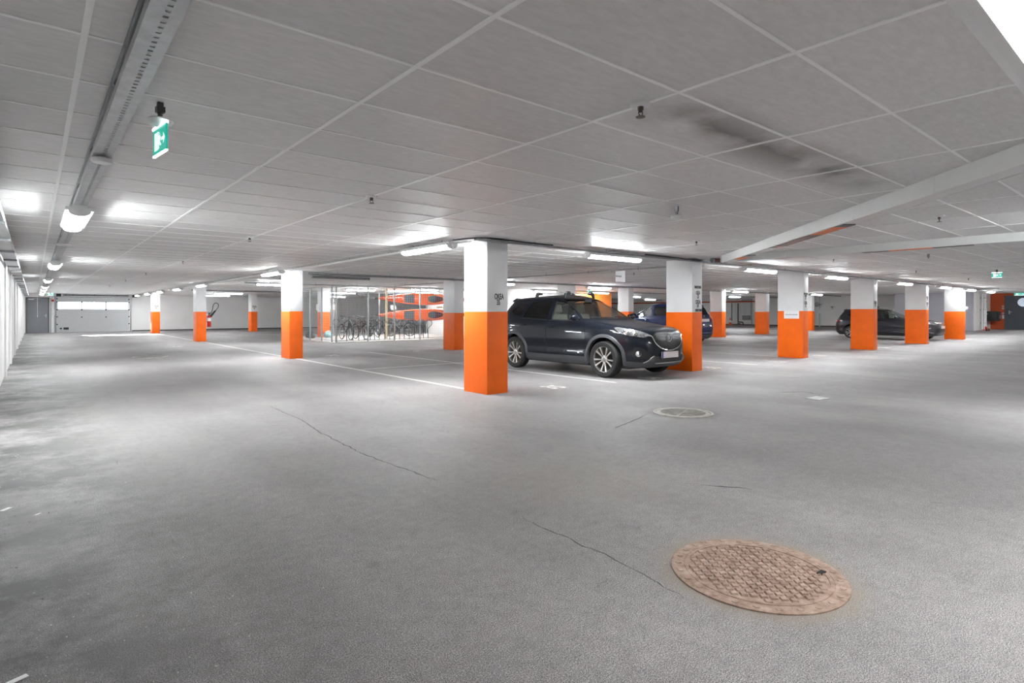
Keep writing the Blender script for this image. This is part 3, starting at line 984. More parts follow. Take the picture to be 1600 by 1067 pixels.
# ---- dark compact SUV (in front): 4.54 x 1.84 x 1.69 m
front1 = [(0.20, 2.08), (0.28, 2.20), (0.36, 2.245), (0.48, 2.25), (0.60, 2.255), (0.72, 2.235), (0.82, 2.205), (0.90, 2.16), (0.945, 2.09), (0.975, 1.96), (1.00, 1.80), (1.03, 1.58), (1.06, 1.36), (1.09, 1.14), (1.115, 1.00), (1.14, 0.91), (1.22, 0.74), (1.35, 0.47), (1.48, 0.20), (1.56, 0.02), (1.60, -0.08), (1.635, -0.22), (1.66, -0.34), (1.675, -0.42)]
rear1 = [(0.20, 2.05), (0.30, 2.18), (0.45, 2.26), (0.62, 2.28), (0.80, 2.26), (0.95, 2.23), (1.08, 2.17), (1.20, 2.10), (1.35, 2.01), (1.48, 1.93), (1.55, 1.90), (1.59, 1.86), (1.62, 1.6), (1.645, 1.25), (1.665, 0.85), (1.675, 0.55)]
width1 = [(0.20, 0.80), (0.26, 0.85), (0.34, 0.890), (0.44, 0.905), (0.53, 0.893), (0.62, 0.900), (0.72, 0.922), (0.80, 0.917), (0.92, 0.905), (1.00, 0.890), (1.06, 0.868), (1.12, 0.838), (1.20, 0.805), (1.35, 0.742), (1.48, 0.685), (1.55, 0.648), (1.59, 0.612), (1.62, 0.55), (1.645, 0.45), (1.662, 0.32), (1.675, 0.12)]
n1 = [(0.20, 4.6), (0.6, 4.6), (0.9, 4.6), (1.0, 5.0), (1.12, 5.0), (1.25, 5.6), (1.5, 5.0), (1.6, 3.6), (1.675, 2.4)]

def inset(tab, dz, d, lim=None, lo=None):
    out = []
    for z, v in tab:
        w = v - d
        if lim is not None: w = min(w, lim)
        if lo is not None: w = max(w, lo)
        out.append((z - dz, w))
    return out

def sc(tab, kz, kv):
    return [(z * kz, v * kv) for z, v in tab]

def cabin_of(f, r, w, n, kz=1.0):
    return (inset(f, 0.045, 0.075, 0.92), inset(r, 0.045, 0.075, 1.95), inset(w, 0.045, 0.055, None, 0.05), inset(n, 0.045, 0.0))

M_BLKPAINT = mat('blue_black_metallic_paint', (0.005, 0.007, 0.013), 0.3, 0.0, var=0.03, scale=2, coat=0.55, spec=0.15)
M_BLUEPAINT = mat('dark_blue_metallic_paint', (0.006, 0.018, 0.085), 0.3, 0.0, var=0.03, scale=2, coat=0.55, spec=0.15)
M_GREYPAINT = mat('anthracite_metallic_paint', (0.035, 0.035, 0.042), 0.32, 0.4, var=0.03, scale=2, coat=0.6, spec=0.2)

cfg1 = dict(shape=Shape(front1, rear1, width1, n1), ztop=1.675, axle=1.35, rt=0.358, arch=0.418, rim=0.248, half_w=0.925, zk=1.0,
    cabin=cabin_of(front1, rear1, width1, n1), floor_in=0.36, roof_in=1.615,
    side_windows=[dict(o=[(0.66, 1.115), (0.40, 1.31), (0.14, 1.475), (-0.02, 1.525), (-0.20, 1.535), (-0.20, 1.125)], m=M_GLASS),
                  dict(o=[(-0.30, 1.13), (-0.30, 1.538), (-0.70, 1.530), (-0.92, 1.505), (-1.04, 1.35), (-1.12, 1.165)], m=M_PRIV),
                  dict(o=[(-1.22, 1.19), (-1.12, 1.40), (-1.06, 1.49), (-1.30, 1.455), (-1.50, 1.38), (-1.60, 1.30), (-1.45, 1.21)], m=M_PRIV)],
    screen=[(-0.735, 1.15), (0.735, 1.15), (0.56, 1.565), (-0.56, 1.565)], screen_y=(-0.30, 1.3),
    rear_glass=[(-0.62, 1.19), (0.62, 1.19), (0.52, 1.47), (-0.52, 1.47)], rear_y=(-2.4, -1.6),
    doors=[dict(o=[(0.88, 0.50), (0.90, 0.80), (0.82, 1.075), (-0.25, 1.10), (-0.25, 0.42), (0.86, 0.42)], handle=(-0.05, 0.965)),
           dict(o=[(-0.262, 0.42), (-0.262, 1.10), (-1.20, 1.145), (-1.22, 0.95), (-1.02, 0.82), (-0.93, 0.66), (-0.90, 0.42)], handle=(-1.02, 1.00))],
    sill=[(0.90, 0.235), (0.90, 0.385), (-0.90, 0.385), (-0.90, 0.235)], mirror=(0.60, 1.13), seat_m=M_SEATL, mirror_m=M_BLKPAINT)
car, S = build_car('suv', 'dark blue-black SUV with roof bars parked nose out between two orange columns', M_BLKPAINT, (9.45, 8.88, 0), PI, cfg1)

# bonnet shut line: a separate bonnet skin, raised a hair
bon = [('F', x, z) for x, z in ((-0.60, 0.955), (-0.3, 0.985), (0, 0.992), (0.3, 0.985), (0.60, 0.955), (0.735, 1.04), (0.70, 1.10), (0.40, 1.112), (0, 1.114), (-0.40, 1.112), (-0.70, 1.10), (-0.735, 1.04))]
panel(S, bon, 0.004, 'bonnet', M_BLKPAINT, car, skirt=0.015)
# grille, chrome wing, badge
gr = [('F', x, z) for x, z in ((-0.44, 0.84), (-0.30, 0.885), (0, 0.90), (0.30, 0.885), (0.44, 0.84), (0.40, 0.70), (0.28, 0.62), (0.12, 0.57), (0, 0.56), (-0.12, 0.57), (-0.28, 0.62), (-0.40, 0.70))]
def grille_mat():
    m, t, N, L, b = nt('black_honeycomb_grille')
    tc = N.new('ShaderNodeTexCoord'); v = N.new('ShaderNodeTexVoronoi'); v.inputs['Scale'].default_value = 45; v.inputs['Randomness'].default_value = 0.1
    L.new(tc.outputs['Object'], v.inputs['Vector'])
    r = N.new('ShaderNodeValToRGB'); r.color_ramp.elements[0].position = 0.35; r.color_ramp.elements[0].color = (0.003, 0.003, 0.003, 1)
    r.color_ramp.elements[1].position = 0.6; r.color_ramp.elements[1].color = (0.012, 0.012, 0.014, 1)
    L.new(v.outputs['Distance'], r.inputs[0]); L.new(r.outputs[0], b.inputs['Base Color'])
    b.inputs['Roughness'].default_value = 0.35
    bp = N.new('ShaderNodeBump'); bp.inputs['Distance'].default_value = 0.01; L.new(v.outputs['Distance'], bp.inputs['Height']); L.new(bp.outputs[0], b.inputs['Normal'])
    return m
M_GRILLE = grille_mat()
g_ = panel(S, gr, 0.006, 'grille', M_GRILLE, car, skirt=0.02)
def on_front(S, x, z, off=0.0, back=False):
    ph = S.front(x, z, back); return S.P(ph, z) + S.N(ph, z) * off
def smooth_path(pts, k=6):
    """Catmull-Rom through the points"""
    out = []
    P = [pts[0]] + list(pts) + [pts[-1]]
    for i in range(1, len(P) - 2):
        for j in range(k):
            t = j / k
            a, b_, c, d = (Vector(P[i - 1]), Vector(P[i]), Vector(P[i + 1]), Vector(P[i + 2]))
            out.append(0.5 * ((2 * b_) + (c - a) * t + (2 * a - 5 * b_ + 4 * c - d) * t * t + (3 * b_ - a - 3 * c + d) * t ** 3))
    out.append(Vector(P[-1]))
    return out
wing = smooth_path([(-0.60, 0.835), (-0.47, 0.82), (-0.42, 0.70), (-0.30, 0.61), (-0.13, 0.56), (0, 0.548), (0.13, 0.56), (0.30, 0.61), (0.42, 0.70), (0.47, 0.82), (0.60, 0.835)])
b = MB(); b.tube([on_front(S, p[0], p[1], 0.016) for p in [(v.x, v.y) for v in [Vector((q[0], q[1])) for q in wing]]], 0.013, 8)
b.build('chrome_wing', M_CHROME, car)
b = MB()
ctr = on_front(S, 0, 0.775, 0.03)
Me = Matrix.Translation(ctr) @ Matrix.Rotation(R(90), 4, 'X')
b.tube([Me @ Vector((0.082 * math.cos(2 * PI * k / 32), 0.066 * math.sin(2 * PI * k / 32), 0)) for k in range(32)], 0.009, 8, True)
wn_ = smooth_path([(-0.078, 0.018), (-0.045, 0.040), (-0.022, 0.030), (0.0, -0.022), (0.022, 0.030), (0.045, 0.040), (0.078, 0.018)], 5)
b.tube([Me @ Vector((p.x, p.y, 0)) for p in [Vector((q[0], q[1], 0)) for q in wn_]], 0.007, 6)
b.build('badge', M_CHROME, car)
for mir in (False, True):
    h_ = panel(S, [('F', 0.47, 0.845), ('F', 0.60, 0.905), ('S', 1.93, 0.945), ('S', 1.62, 0.985), ('S', 1.56, 0.975), ('S', 1.70, 0.885), ('S', 1.86, 0.835), ('F', 0.62, 0.80)], 0.008, 'headlight', M_LAMPG, car, skirt=0.03, mirror=mir)
    sg = -1 if mir else 1
    for (yy, zz, rr) in ((1.84, 0.89, 0.052), (1.985, 0.872, 0.045)):
        ph = S.side(yy, zz); p = S.P(ph, zz); nrm = S.N(ph, zz)
        q = p + nrm * 0.004
        b = MB()
        Mq = Matrix.Translation((sg * q.x, q.y, q.z)) @ Vector((sg * nrm.x, nrm.y, nrm.z)).to_track_quat('Z', 'Y').to_matrix().to_4x4()
        b.lathe([(rr, 0), (rr, 0.012), (rr * 0.82, 0.014), (rr * 0.75, 0.010), (rr * 0.5, 0.016), (0.002, 0.02)], 20, Mq, cap=False)
        b.build('lamp_lens', M_CHROME, h_)
    # fog lamp recess with lamp
    fg = panel(S, [('F', 0.50, 0.47), ('F', 0.64, 0.60), ('S', 2.0, 0.62), ('S', 1.93, 0.50), ('F', 0.73, 0.40), ('F', 0.55, 0.395)], 0.005, 'fog_light_recess', M_DARK, car, skirt=0.02, mirror=mir)
    p = on_front(S, 0.69, 0.49, 0.01); nrm = S.N(S.front(0.69, 0.49), 0.49)
    Mq = Matrix.Translation((sg * p.x, p.y, p.z)) @ Vector((sg * nrm.x * 0.4, nrm.y, nrm.z)).to_track_quat('Z', 'Y').to_matrix().to_4x4()
    b = MB(); b.lathe([(0.052, -0.01), (0.055, 0.012), (0.047, 0.016), (0.043, 0.004), (0.002, 0.002)], 22, Mq, cap=False)
    b.build('fog_lamp', M_CHROME, fg)
# lower grille, grey bumper lip, silver skid edge, plate
panel(S, [('F', x, z) for x, z in ((-0.46, 0.44), (0.46, 0.44), (0.40, 0.335), (-0.40, 0.335))], 0.008, 'lower_grille', M_GRILLE, car, skirt=0.02)
panel(S, [('S', 1.80, 0.24), ('S', 1.80, 0.345), ('F', 0.62, 0.335), ('F', 0.50, 0.43), ('F', 0.45, 0.44), ('F', 0.41, 0.335), ('F', 0.0, 0.33), ('F', 0.0, 0.24)], 0.014, 'bumper_lip', M_CLAD, car, skirt=0.03)
panel(S, [('S', 1.80, 0.24), ('S', 1.80, 0.345), ('F', 0.62, 0.335), ('F', 0.50, 0.43), ('F', 0.45, 0.44), ('F', 0.41, 0.335), ('F', 0.0, 0.33), ('F', 0.0, 0.24)], 0.014, 'bumper_lip', M_CLAD, car, skirt=0.03, mirror=True)
for s in (-1, 1):
    sk = smooth_path([(s * 0.62, 0.335), (s * 0.56, 0.365), (s * 0.50, 0.425), (s * 0.46, 0.45), (s * 0.44, 0.445)])
    b = MB(); b.tube([on_front(S, q[0], q[1], 0.016) for q in sk], 0.010, 8)
    b.build('skid_edge', M_ALU, car)
b = MB(); b.tube([on_front(S, -0.40 + 0.8 * k / 10, 0.318, 0.016) for k in range(11)], 0.008, 8)
b.build('skid_edge', M_ALU, car)
p = on_front(S, 0, 0.47, 0.022)
b = MB(); b.box(-0.26, 0.26, p.y - 0.01, p.y + 0.012, 0.405, 0.525, bevel=0.004)
npl = b.build('number_plate', M_NPL, car)
b = MB(); b.box(0.225, 0.262, p.y + 0.0122, p.y + 0.0135, 0.405, 0.525)
b.build('country_strip', M_BLUEP, npl)
# window line moulding, indicator dot, roof bars, wipers, spoiler, tail lamps
for s in (-1, 1):
    b = MB()
    for ya, yb in ((0.68, -0.24), (-0.28, -1.16)):
        b.tube([Vector((s * (S.P(S.side(yy, 1.11 + (0.02 if yy < -0.28 else 0)), 1.11).x + 0.006), yy, 1.108 + max(0, -yy - 0.25) * 0.045)) for yy in [ya + (yb - ya) * k / 8 for k in range(9)]], 0.006, 6)
    b.build('window_moulding', M_BLACK, car)
    for yb in (-0.12, -0.88):
        zr = 1.60
        ph = S.side(yb, zr); xr = S.P(ph, zr).x
        b = MB()
        b.tube(smooth_path([(s * (xr + 0.02), yb, 1.585), (s * (xr + 0.01), yb, 1.64), (s * (xr - 0.02), yb, 1.69), (s * (xr - 0.09), yb, 1.705), (s * (xr - 0.15), yb, 1.70)]), [0.03 + 0.012 * math.sin(PI * k / 24) for k in range(25)], 12)
        b.build('roof_bar_foot', M_BLACK, car)
for yb in (-0.12, -0.88):
    b = MB(); b.box(-0.60, 0.60, yb - 0.035, yb + 0.035, 1.700, 1.722, bevel=0.008)
    b.build('roof_bar', M_GALV, car)
for xx, x2 in ((-0.62, -0.05), (0.05, 0.62)):
    b = MB(); b.tube([on_front(S, xx + (x2 - xx) * k / 6, 1.145 + 0.02 * (k / 6), 0.02) for k in range(7)], 0.009, 6)
    b.build('wiper', M_BLACK, car)
panel(S, [('B', x, z) for x, z in ((-0.54, 1.52), (0.54, 1.52), (0.48, 1.585), (-0.48, 1.585))], 0.035, 'spoiler', M_BLKPAINT, car, skirt=0.06)
for mir in (False, True):
    panel(S, [('B', 0.50, 0.93), ('B', 0.52, 1.03), ('S', -1.88, 1.06), ('S', -1.85, 0.98), ('S', -2.02, 0.92)], 0.01, 'tail_light', M_TAIL, car, skirt=0.03, mirror=mir)
b = MB(); b.box(-0.26, 0.26, -2.305, -2.275, 0.80, 0.92)
b.build('number_plate', M_NPL, car)
for s in (1,):
    ph = S.side(0.70, 0.46); p = S.P(ph, 0.46)
    b = MB(); b.sphere((p.x + 0.006, 0.70, 0.46), 0.03, 12, 8, (0.2, 1, 0.45))
    b.build('door_badge', M_WPLAST, car)

# ---- blue SUV, tail towards the lane
k_ = 0.965
def mk(kz, ky, kx, ytop=1.675):
    f, r, w, n = sc(front1, kz, ky), sc(rear1, kz, ky), sc(width1, kz, kx), sc(n1, kz, 1)
    return f, r, w, n
def scaled_cfg(kz, ky, kx, **kw):
    f, r, w, n = mk(kz, ky, kx)
    def O(l): return [(y * ky, z * kz) for y, z in l]
    def X(l): return [(x * kx, z * kz) for x, z in l]
    c = dict(cfg1)
    c.update(shape=Shape(f, r, w, n), ztop=1.675 * kz, cabin=cabin_of(f, r, w, n), roof_in=1.615 * kz + (0.0 if kz > 0.95 else 0.004), zk=kz,
        side_windows=[dict(o=O(q['o']), m=q['m']) for q in cfg1['side_windows']],
        screen=X(cfg1['screen']), rear_glass=X(cfg1['rear_glass']),
        doors=[dict(o=O(q['o']), handle=(q['handle'][0] * ky, q['handle'][1] * kz)) for q in cfg1['doors']],
        sill=[(y * ky, z) for y, z in cfg1['sill']], mirror=(cfg1['mirror'][0] * ky, cfg1['mirror'][1] * kz), half_w=0.925 * kx)
    c.update(kw)
    return c
cfg2 = scaled_cfg(0.985, 0.985, 0.99, axle=1.33, seat_m=M_SEATD, mirror_m=M_BLUEPAINT, rim_m=M_ALU)
car2, S2 = build_car('suv', 'dark blue SUV half hidden behind an orange column, its tail towards the lane', M_BLUEPAINT, (20.45, 14.85, 0), 0, cfg2)
def rear_kit(c, S, kz, paint, zt=(0.92, 1.03), plate_z=(0.90, 1.01), spoil=True, lip=M_CLAD):
    for mir in (False, True):
        panel(S, [('B', 0.40, zt[0] * kz), ('B', 0.42, zt[1] * kz), ('S', -1.84, (zt[1] + 0.01) * kz), ('S', -1.82, (zt[0] + 0.03) * kz), ('S', -1.98, (zt[0] - 0.04) * kz)], 0.012, 'tail_light', M_TAIL, c, skirt=0.03, mirror=mir)
        panel(S, [('S', -1.78, 0.25), ('S', -1.78, 0.42), ('B', 0.62, 0.40), ('B', 0.0, 0.38), ('B', 0.0, 0.25)], 0.014, 'bumper_lip', lip, c, skirt=0.03, mirror=mir)
        panel(S, [('F', 0.42, 0.84 * kz), ('F', 0.60, 0.90 * kz), ('S', 1.88, 0.94 * kz), ('S', 1.66, 0.965 * kz), ('S', 1.70, 0.885 * kz), ('S', 1.86, 0.83 * kz), ('F', 0.58, 0.79 * kz)], 0.008, 'headlight', M_LAMPG, c, skirt=0.03, mirror=mir)
    panel(S, [('B', x, z * kz) for x, z in ((-0.56, 1.525), (0.56, 1.525), (0.48, 1.585), (-0.48, 1.585))], 0.035, 'spoiler', paint, c, skirt=0.06)
    yb = on_front(S, 0, (plate_z[0] + plate_z[1]) / 2, 0, True).y
    b = MB(); b.box(-0.26, 0.26, yb - 0.03, yb + 0.03, plate_z[0], plate_z[1])
    b.build('number_plate', M_NPL, c)
    b = MB(); b.tube([on_front(S, x, plate_z[1] + 0.03, 0.012, True) for x in (-0.40, -0.2, 0, 0.2, 0.40)], 0.009, 6)
    b.build('tailgate_strip', M_CHROME, c)
    b = MB(); b.tube([on_front(S, x, 0.46, 0.012, True) for x in (-0.60, -0.3, 0, 0.3, 0.60)], 0.008, 6)
    b.build('bumper_strip', M_ALU, c)
rear_kit(car2, S2, 0.985, M_BLUEPAINT)
p = on_front(S2, -0.42, 0.80, 0.01, True)
b = MB(); b.box(-0.50, -0.36, p.y - 0.006, p.y + 0.01, 0.775, 0.80); b.box(-0.46, -0.38, p.y - 0.006, p.y + 0.01, 0.82, 0.84)
b.build('model_lettering', M_CHROME, car2)
b = MB(); b.cyl((0, S2.P(S2.front(0, 1.1, True), 1.1).y - 0.01, 1.10), (0, S2.P(S2.front(0, 1.1, True), 1.1).y - 0.03, 1.13), 0.035, seg=20)
b.build('badge', M_CHROME, car2)
panel(S2, [('F', x, z) for x, z in ((-0.36, 0.82), (0.36, 0.82), (0.34, 0.66), (-0.34, 0.66))], 0.006, 'grille', M_GRILLE, car2, skirt=0.02)

# ---- anthracite hatchback
def warp(tab, kz0):            # lower ride: keep the bottom, squeeze the rest
    return tab
rear3 = [(0.20, 2.05), (0.30, 2.18), (0.45, 2.25), (0.62, 2.27), (0.80, 2.25), (0.95, 2.22), (1.08, 2.18), (1.20, 2.12), (1.35, 2.02), (1.48, 1.93), (1.55, 1.90), (1.59, 1.86), (1.62, 1.6), (1.645, 1.25), (1.665, 0.85), (1.675, 0.55)]
cfg3 = scaled_cfg(0.875, 0.945, 0.978, axle=1.31, rt=0.318, arch=0.365, rim=0.222, clad=False, floor_in=0.33, seat_m=M_SEATD, mirror_m=M_GREYPAINT)
cfg3['doors'][1]['o'] = [(-0.25, 0.37), (-0.25, 0.9625), (-1.10, 1.0), (-1.13, 0.84), (-0.99, 0.72), (-0.91, 0.60), (-0.89, 0.37)]
car3, S3 = build_car('hatchback', 'anthracite hatchback partly hidden behind two orange columns', M_GREYPAINT, (31.1, 9.6, 0), PI, cfg3)
rear_kit(car3, S3, 0.875, M_GREYPAINT, plate_z=(0.56, 0.67), lip=M_GREYPAINT)
panel(S3, [('F', x, z) for x, z in ((-0.56, 0.50), (0.56, 0.50), (0.45, 0.36), (-0.45, 0.36))], 0.006, 'grille', M_GRILLE, car3, skirt=0.02)
panel(S3, [('F', x, z) for x, z in ((-0.40, 0.735), (0.40, 0.735), (0.38, 0.70), (-0.38, 0.70))], 0.008, 'upper_grille', M_GRILLE, car3, skirt=0.02)
for s in (-1, 1):
    b = MB(); b.tube([on_front(S3, s * x, z, 0.016) for x, z in ((0.72, 0.56), (0.78, 0.52), (0.78, 0.40), (0.70, 0.355), (0.45, 0.345))], 0.012, 8)
    b.build('daytime_light_trim', M_CHROME, car3)
p = on_front(S3, 0, 0.60, 0.02)
b = MB(); b.box(-0.26, 0.26, p.y - 0.01, p.y + 0.012, 0.54, 0.65)
b.build('number_plate', M_NPL, car3)
b = MB()
p = on_front(S3, 0, 0.725, 0.02); Me = Matrix.Translation(p) @ Matrix.Rotation(R(90), 4, 'X')
b.tube([Me @ Vector((0.06 * math.cos(2 * PI * k / 28), 0.06 * math.sin(2 * PI * k / 28), 0)) for k in range(28)], 0.006, 6, True)
b.tube([Me @ Vector(q) for q in ((-0.045, 0.03, 0), (-0.015, -0.045, 0), (0, -0.005, 0), (0.015, -0.045, 0), (0.045, 0.03, 0))], 0.005, 6)
b.build('badge', M_CHROME, car3)
# ---------------------------------------------------------------- luminaires
def make_luminaire(name, label, group, wide=0.17, length=1.50, m_lamp=None, stud=0.12):
    t = thing(name, label, 'ceiling light', (0, 0, 0), 0, group)
    h, L = wide / 2, length / 2
    b = MB()
    b.box(-h * 0.72, h * 0.72, -L + 0.02, L - 0.02, 0.045, 0.075, bevel=0.004)
    b.box(-h * 1.26, h * 1.26, -L + 0.01, L - 0.01, 0.016, 0.05, bevel=0.004)
    b.build('housing', M_WPLAST, t)
    Mx = Matrix(((1, 0, 0, 0), (0, 0, 1, 0), (0, 1, 0, 0), (0, 0, 0, 1)))    # poly (x,z), extruded along y
    sec = [(-h * 0.97, 0.018)] + [(h * 0.97 * math.sin(a), 0.010 - 0.046 * math.cos(a) ** 0.8) for a in [R(-80) + R(160) * k / 10 for k in range(11)]] + [(h * 0.97, 0.018)]
    b = MB(); b.prism(sec, -L + 0.04, L - 0.04, Mx, smooth=True)
    b.build('diffuser', m_lamp or M_LAMP, t, smooth_angle=50)
    for s in (-1, 1):
        b = MB()
        sec2 = [(x * 1.04, z * 1.06) for x, z in sec]
        b.prism(sec2, s * (L - 0.04), s * L, Mx)
        b.lathe([(0.014, 0), (0.014, 0.03)], 12, Matrix.Translation((0, s * L, 0.01)) @ Matrix.Rotation(R(-90) * s, 4, 'X'))
        b.build('end_cap', M_WPLAST, t)
    for s in (-1, 1):
        b = MB(); b.cyl((0, s * L * 0.6, 0.075), (0, s * L * 0.6, stud), 0.008, seg=8)
        b.build('mounting_stud', M_DGALV, t)
    return t

ZL = CEIL - 0.12       # the luminaires hang just below the ceiling
WEAK = {}
def weak_copy(me):
    if me.name not in WEAK:
        m2 = me.copy(); m2.materials.clear(); m2.materials.append(M_LAMPD); WEAK[me.name] = m2
    return WEAK[me.name]

def row(proto, spots, group=None, z=None):
    for i, (x, y, rz, label) in enumerate(spots):
        z = z or ZL
        if i == 0 and not proto.get('placed'):
            proto.location = (x, y, z); proto.rotation_euler = (0, 0, rz); proto['label'] = label
            proto['placed'] = 1
        else:
            r = dup(proto, (x, y, z), rz, label, group)
            if y > 22.5:         # tubes further in, set weaker to hold the far floor down
                for ch in kids(r):
                    if ch.name.startswith('diffuser'):
                        ch.data = weak_copy(ch.data)

lane = make_luminaire('tube_luminaire', 'x', 'lights along the cable tray over the left lane', wide=0.18, stud=0.0755)
row(lane, [(0.35, 7.85, 0, 'large lit tube luminaire under the perforated tray, nearest to the camera'),
           (0.35, 15.9, 0, 'lit tube luminaire under the perforated tray, second from the camera'),
           (0.35, 23.6, 0, 'lit tube luminaire under the perforated tray, third from the camera'),
           (0.35, 29.8, 0, 'lit tube luminaire under the tray, fourth of the row towards the steel door'),
           (0.35, 34.0, 0, 'lit tube luminaire under the tray, third from the steel door'),
           (0.35, 38.2, 0, 'lit tube luminaire under the tray, second from the steel door'),
           (0.35, 42.2, 0, 'lit tube luminaire under the tray, nearest to the steel door')], z=2.2735)
colrow = make_luminaire('tube_luminaire', 'x', 'lights along the left line of columns')
row(colrow, [(5.02, 8.25, 0, 'lit tube luminaire left of the head of the column marked 35'),
             (4.98, 16.15, 0, 'lit tube luminaire at the head of the column by the bike cage'),
             (5.1, 25.2, 0, 'lit tube luminaire in front of the column with the fire extinguisher'),
             (5.1, 30.2, 0, 'lit tube luminaire just beyond the column with the fire extinguisher'),
             (5.1, 34.8, 0, 'lit tube luminaire midway between the two farthest left columns'),
             (5.1, 39.2, 0, 'lit tube luminaire at the column nearest to the garage door'),
             (5.1, 43.4, 0, 'lit tube luminaire closest to the end wall right of the garage door')])
b90 = PI / 2
right = make_luminaire('tube_luminaire', 'x', 'lights along the front line of columns', stud=0.0755)
row(right, [(8.32, 7.05, b90, 'lit tube luminaire above the dark SUV, right of the largest column'),
            (13.6, 6.95, b90, 'lit tube luminaire left of the column with the notice'),
            (18.1, 6.95, b90, 'lit tube luminaire just right of the notice column'),
            (23.9, 6.9, b90, 'lit tube luminaire in front of the hatchback, left one'),
            (28.9, 6.9, b90, 'lit tube luminaire above the nose of the hatchback'),
            (33.2, 6.95, b90, 'lit tube luminaire left of the white riser pipes'),
            (37.0, 6.95, b90, 'lit tube luminaire in front of the orange-red wall by the stair door')], z=2.2835)
inner = make_luminaire('tube_luminaire', 'x', 'lights over the inner parking bays')
row(inner, [(7.1, 22.6, b90, 'lit tube luminaire left of the head of the column by the bike cage'),
            (8.4, 35.0, b90, 'long lit tube luminaire before the far left wall, nearer of two'),
            (9.0, 40.3, b90, 'lit tube luminaire before the far left wall, farther of two, beside the extinguisher column'),
            (13.1, 16.6, b90, 'lit tube luminaire left above the roof of the dark SUV'),
            (18.6, 16.6, b90, 'lit tube luminaire above the windscreen of the dark SUV'),
            (19.9, 21.4, b90, 'lit tube luminaire in front of the white storage wall above the SUV roof bars'),
            (23.9, 21.3, b90, 'lit tube luminaire in front of the orange wall'),
            (27.9, 15.3, b90, 'lit tube luminaire above the bay right of the blue car'),
            (36.8, 20.6, b90, 'lit tube luminaire near the traffic cone'),
            (36.0, 14.9, b90, 'lit tube luminaire behind the head of the notice column'),
            (31.5, 25.0, b90, 'lit tube luminaire in the far bays beyond the orange wall'),
            (40.0, 30.0, b90, 'lit tube luminaire in the far corner beyond the orange wall')])
cage = make_luminaire('tube_luminaire', 'x', 'lights in the bike cage')
row(cage, [(11.95, 25.7, b90, 'lit tube luminaire in the bike cage above the two bicycles'),
           (14.0, 25.5, b90, 'lit tube luminaire in the bike cage left above the upper kayak'),
           (13.95, 23.2, b90, 'lit tube luminaire at the cage front, above the upper kayak'),
           (16.4, 27.0, b90, 'lit tube luminaire at the back of the bike cage, above the kayak cockpits'),
           (13.0, 30.2, b90, 'lit tube luminaire beyond the back of the bike cage, nearer'),
           (15.8, 38.0, b90, 'lit tube luminaire far beyond the bike cage by the end wall')])

# unseen fill lamps added out of frame; the nearest follows a glow on the ceiling
back = make_luminaire('tube_luminaire', 'x', 'added unseen lights over the lane out of the picture')
row(back, [(x, y, b90, 'lit tube luminaire out of the picture, %s' % l) for x, y, l in ((9.4, 0.4, 'nearest on the right'), (15.5, -0.6, 'second on the right, added for fill'), (21.5, -0.6, 'third on the right, added for fill'), (27.5, -0.9, 'fourth on the right, added for fill'), (36.5, -0.9, 'fifth on the right, added for fill'), (42.0, 4.6, 'added before the stair door to light the wall'), (6.5, -4.5, 'added behind the camera for fill'))])

# big surface luminaire overhead at the upper right corner
big = thing('panel_luminaire', 'big white panel luminaire on the ceiling in the upper right corner', 'ceiling light', (3.35, 0.25, 2.33))
b = MB()
b.box(-1.25, 1.25, 0.235, 0.28, -0.002, 0.099, bevel=0.006); b.box(-1.25, 1.25, 0.28, 0.325, 0.03, 0.099, bevel=0.006); b.box(-1.25, 1.25, -0.32, -0.235, 0.0, 0.099, bevel=0.01)
b.box(-1.25, -1.2, -0.235, 0.235, 0.03, 0.099); b.box(1.2, 1.25, -0.235, 0.235, 0.03, 0.099)
b.build('frame', M_WPLAST, big)
b = MB(); b.box(-1.2, 1.2, -0.235, 0.235, 0.004, 0.08)
b.build('diffuser', mat('panel_diffuser', (0.9, 0.9, 0.9), 0.4, emit=(0.98, 0.99, 1.0), estr=8.0), big)
b = MB()
random.seed(5)
for k in range(9):
    a = random.uniform(-1.2, 1.4); L_ = random.uniform(0.03, 0.10)
    b.tube([(0.33 + random.uniform(-.01, .01), 0.10, -0.004), (0.33 + 0.5 * L_ * math.cos(a), 0.10 + 0.5 * L_ * math.sin(a), -0.012), (0.33 + L_ * math.cos(a) , 0.10 + L_ * math.sin(a) * 1.2, -0.02)], 0.0012, 5)
b.sphere((0.335, 0.10, -0.008), 0.016, 10, 7, (1.4, 1, 0.5))
tag(b.build('dried_sprig', mat('dried_plant', (0.32, 0.25, 0.14), 0.8, var=0.3, scale=60), None, big.location), 'wispy dried sprig caught under the big panel luminaire', 'dried plant')

# ---------------------------------------------------------------- ceiling runs
def hanger(b, x, y, z0, z1=CEIL, r=0.005):
    b.cyl((x, y, z0), (x, y, z1), r, seg=6)

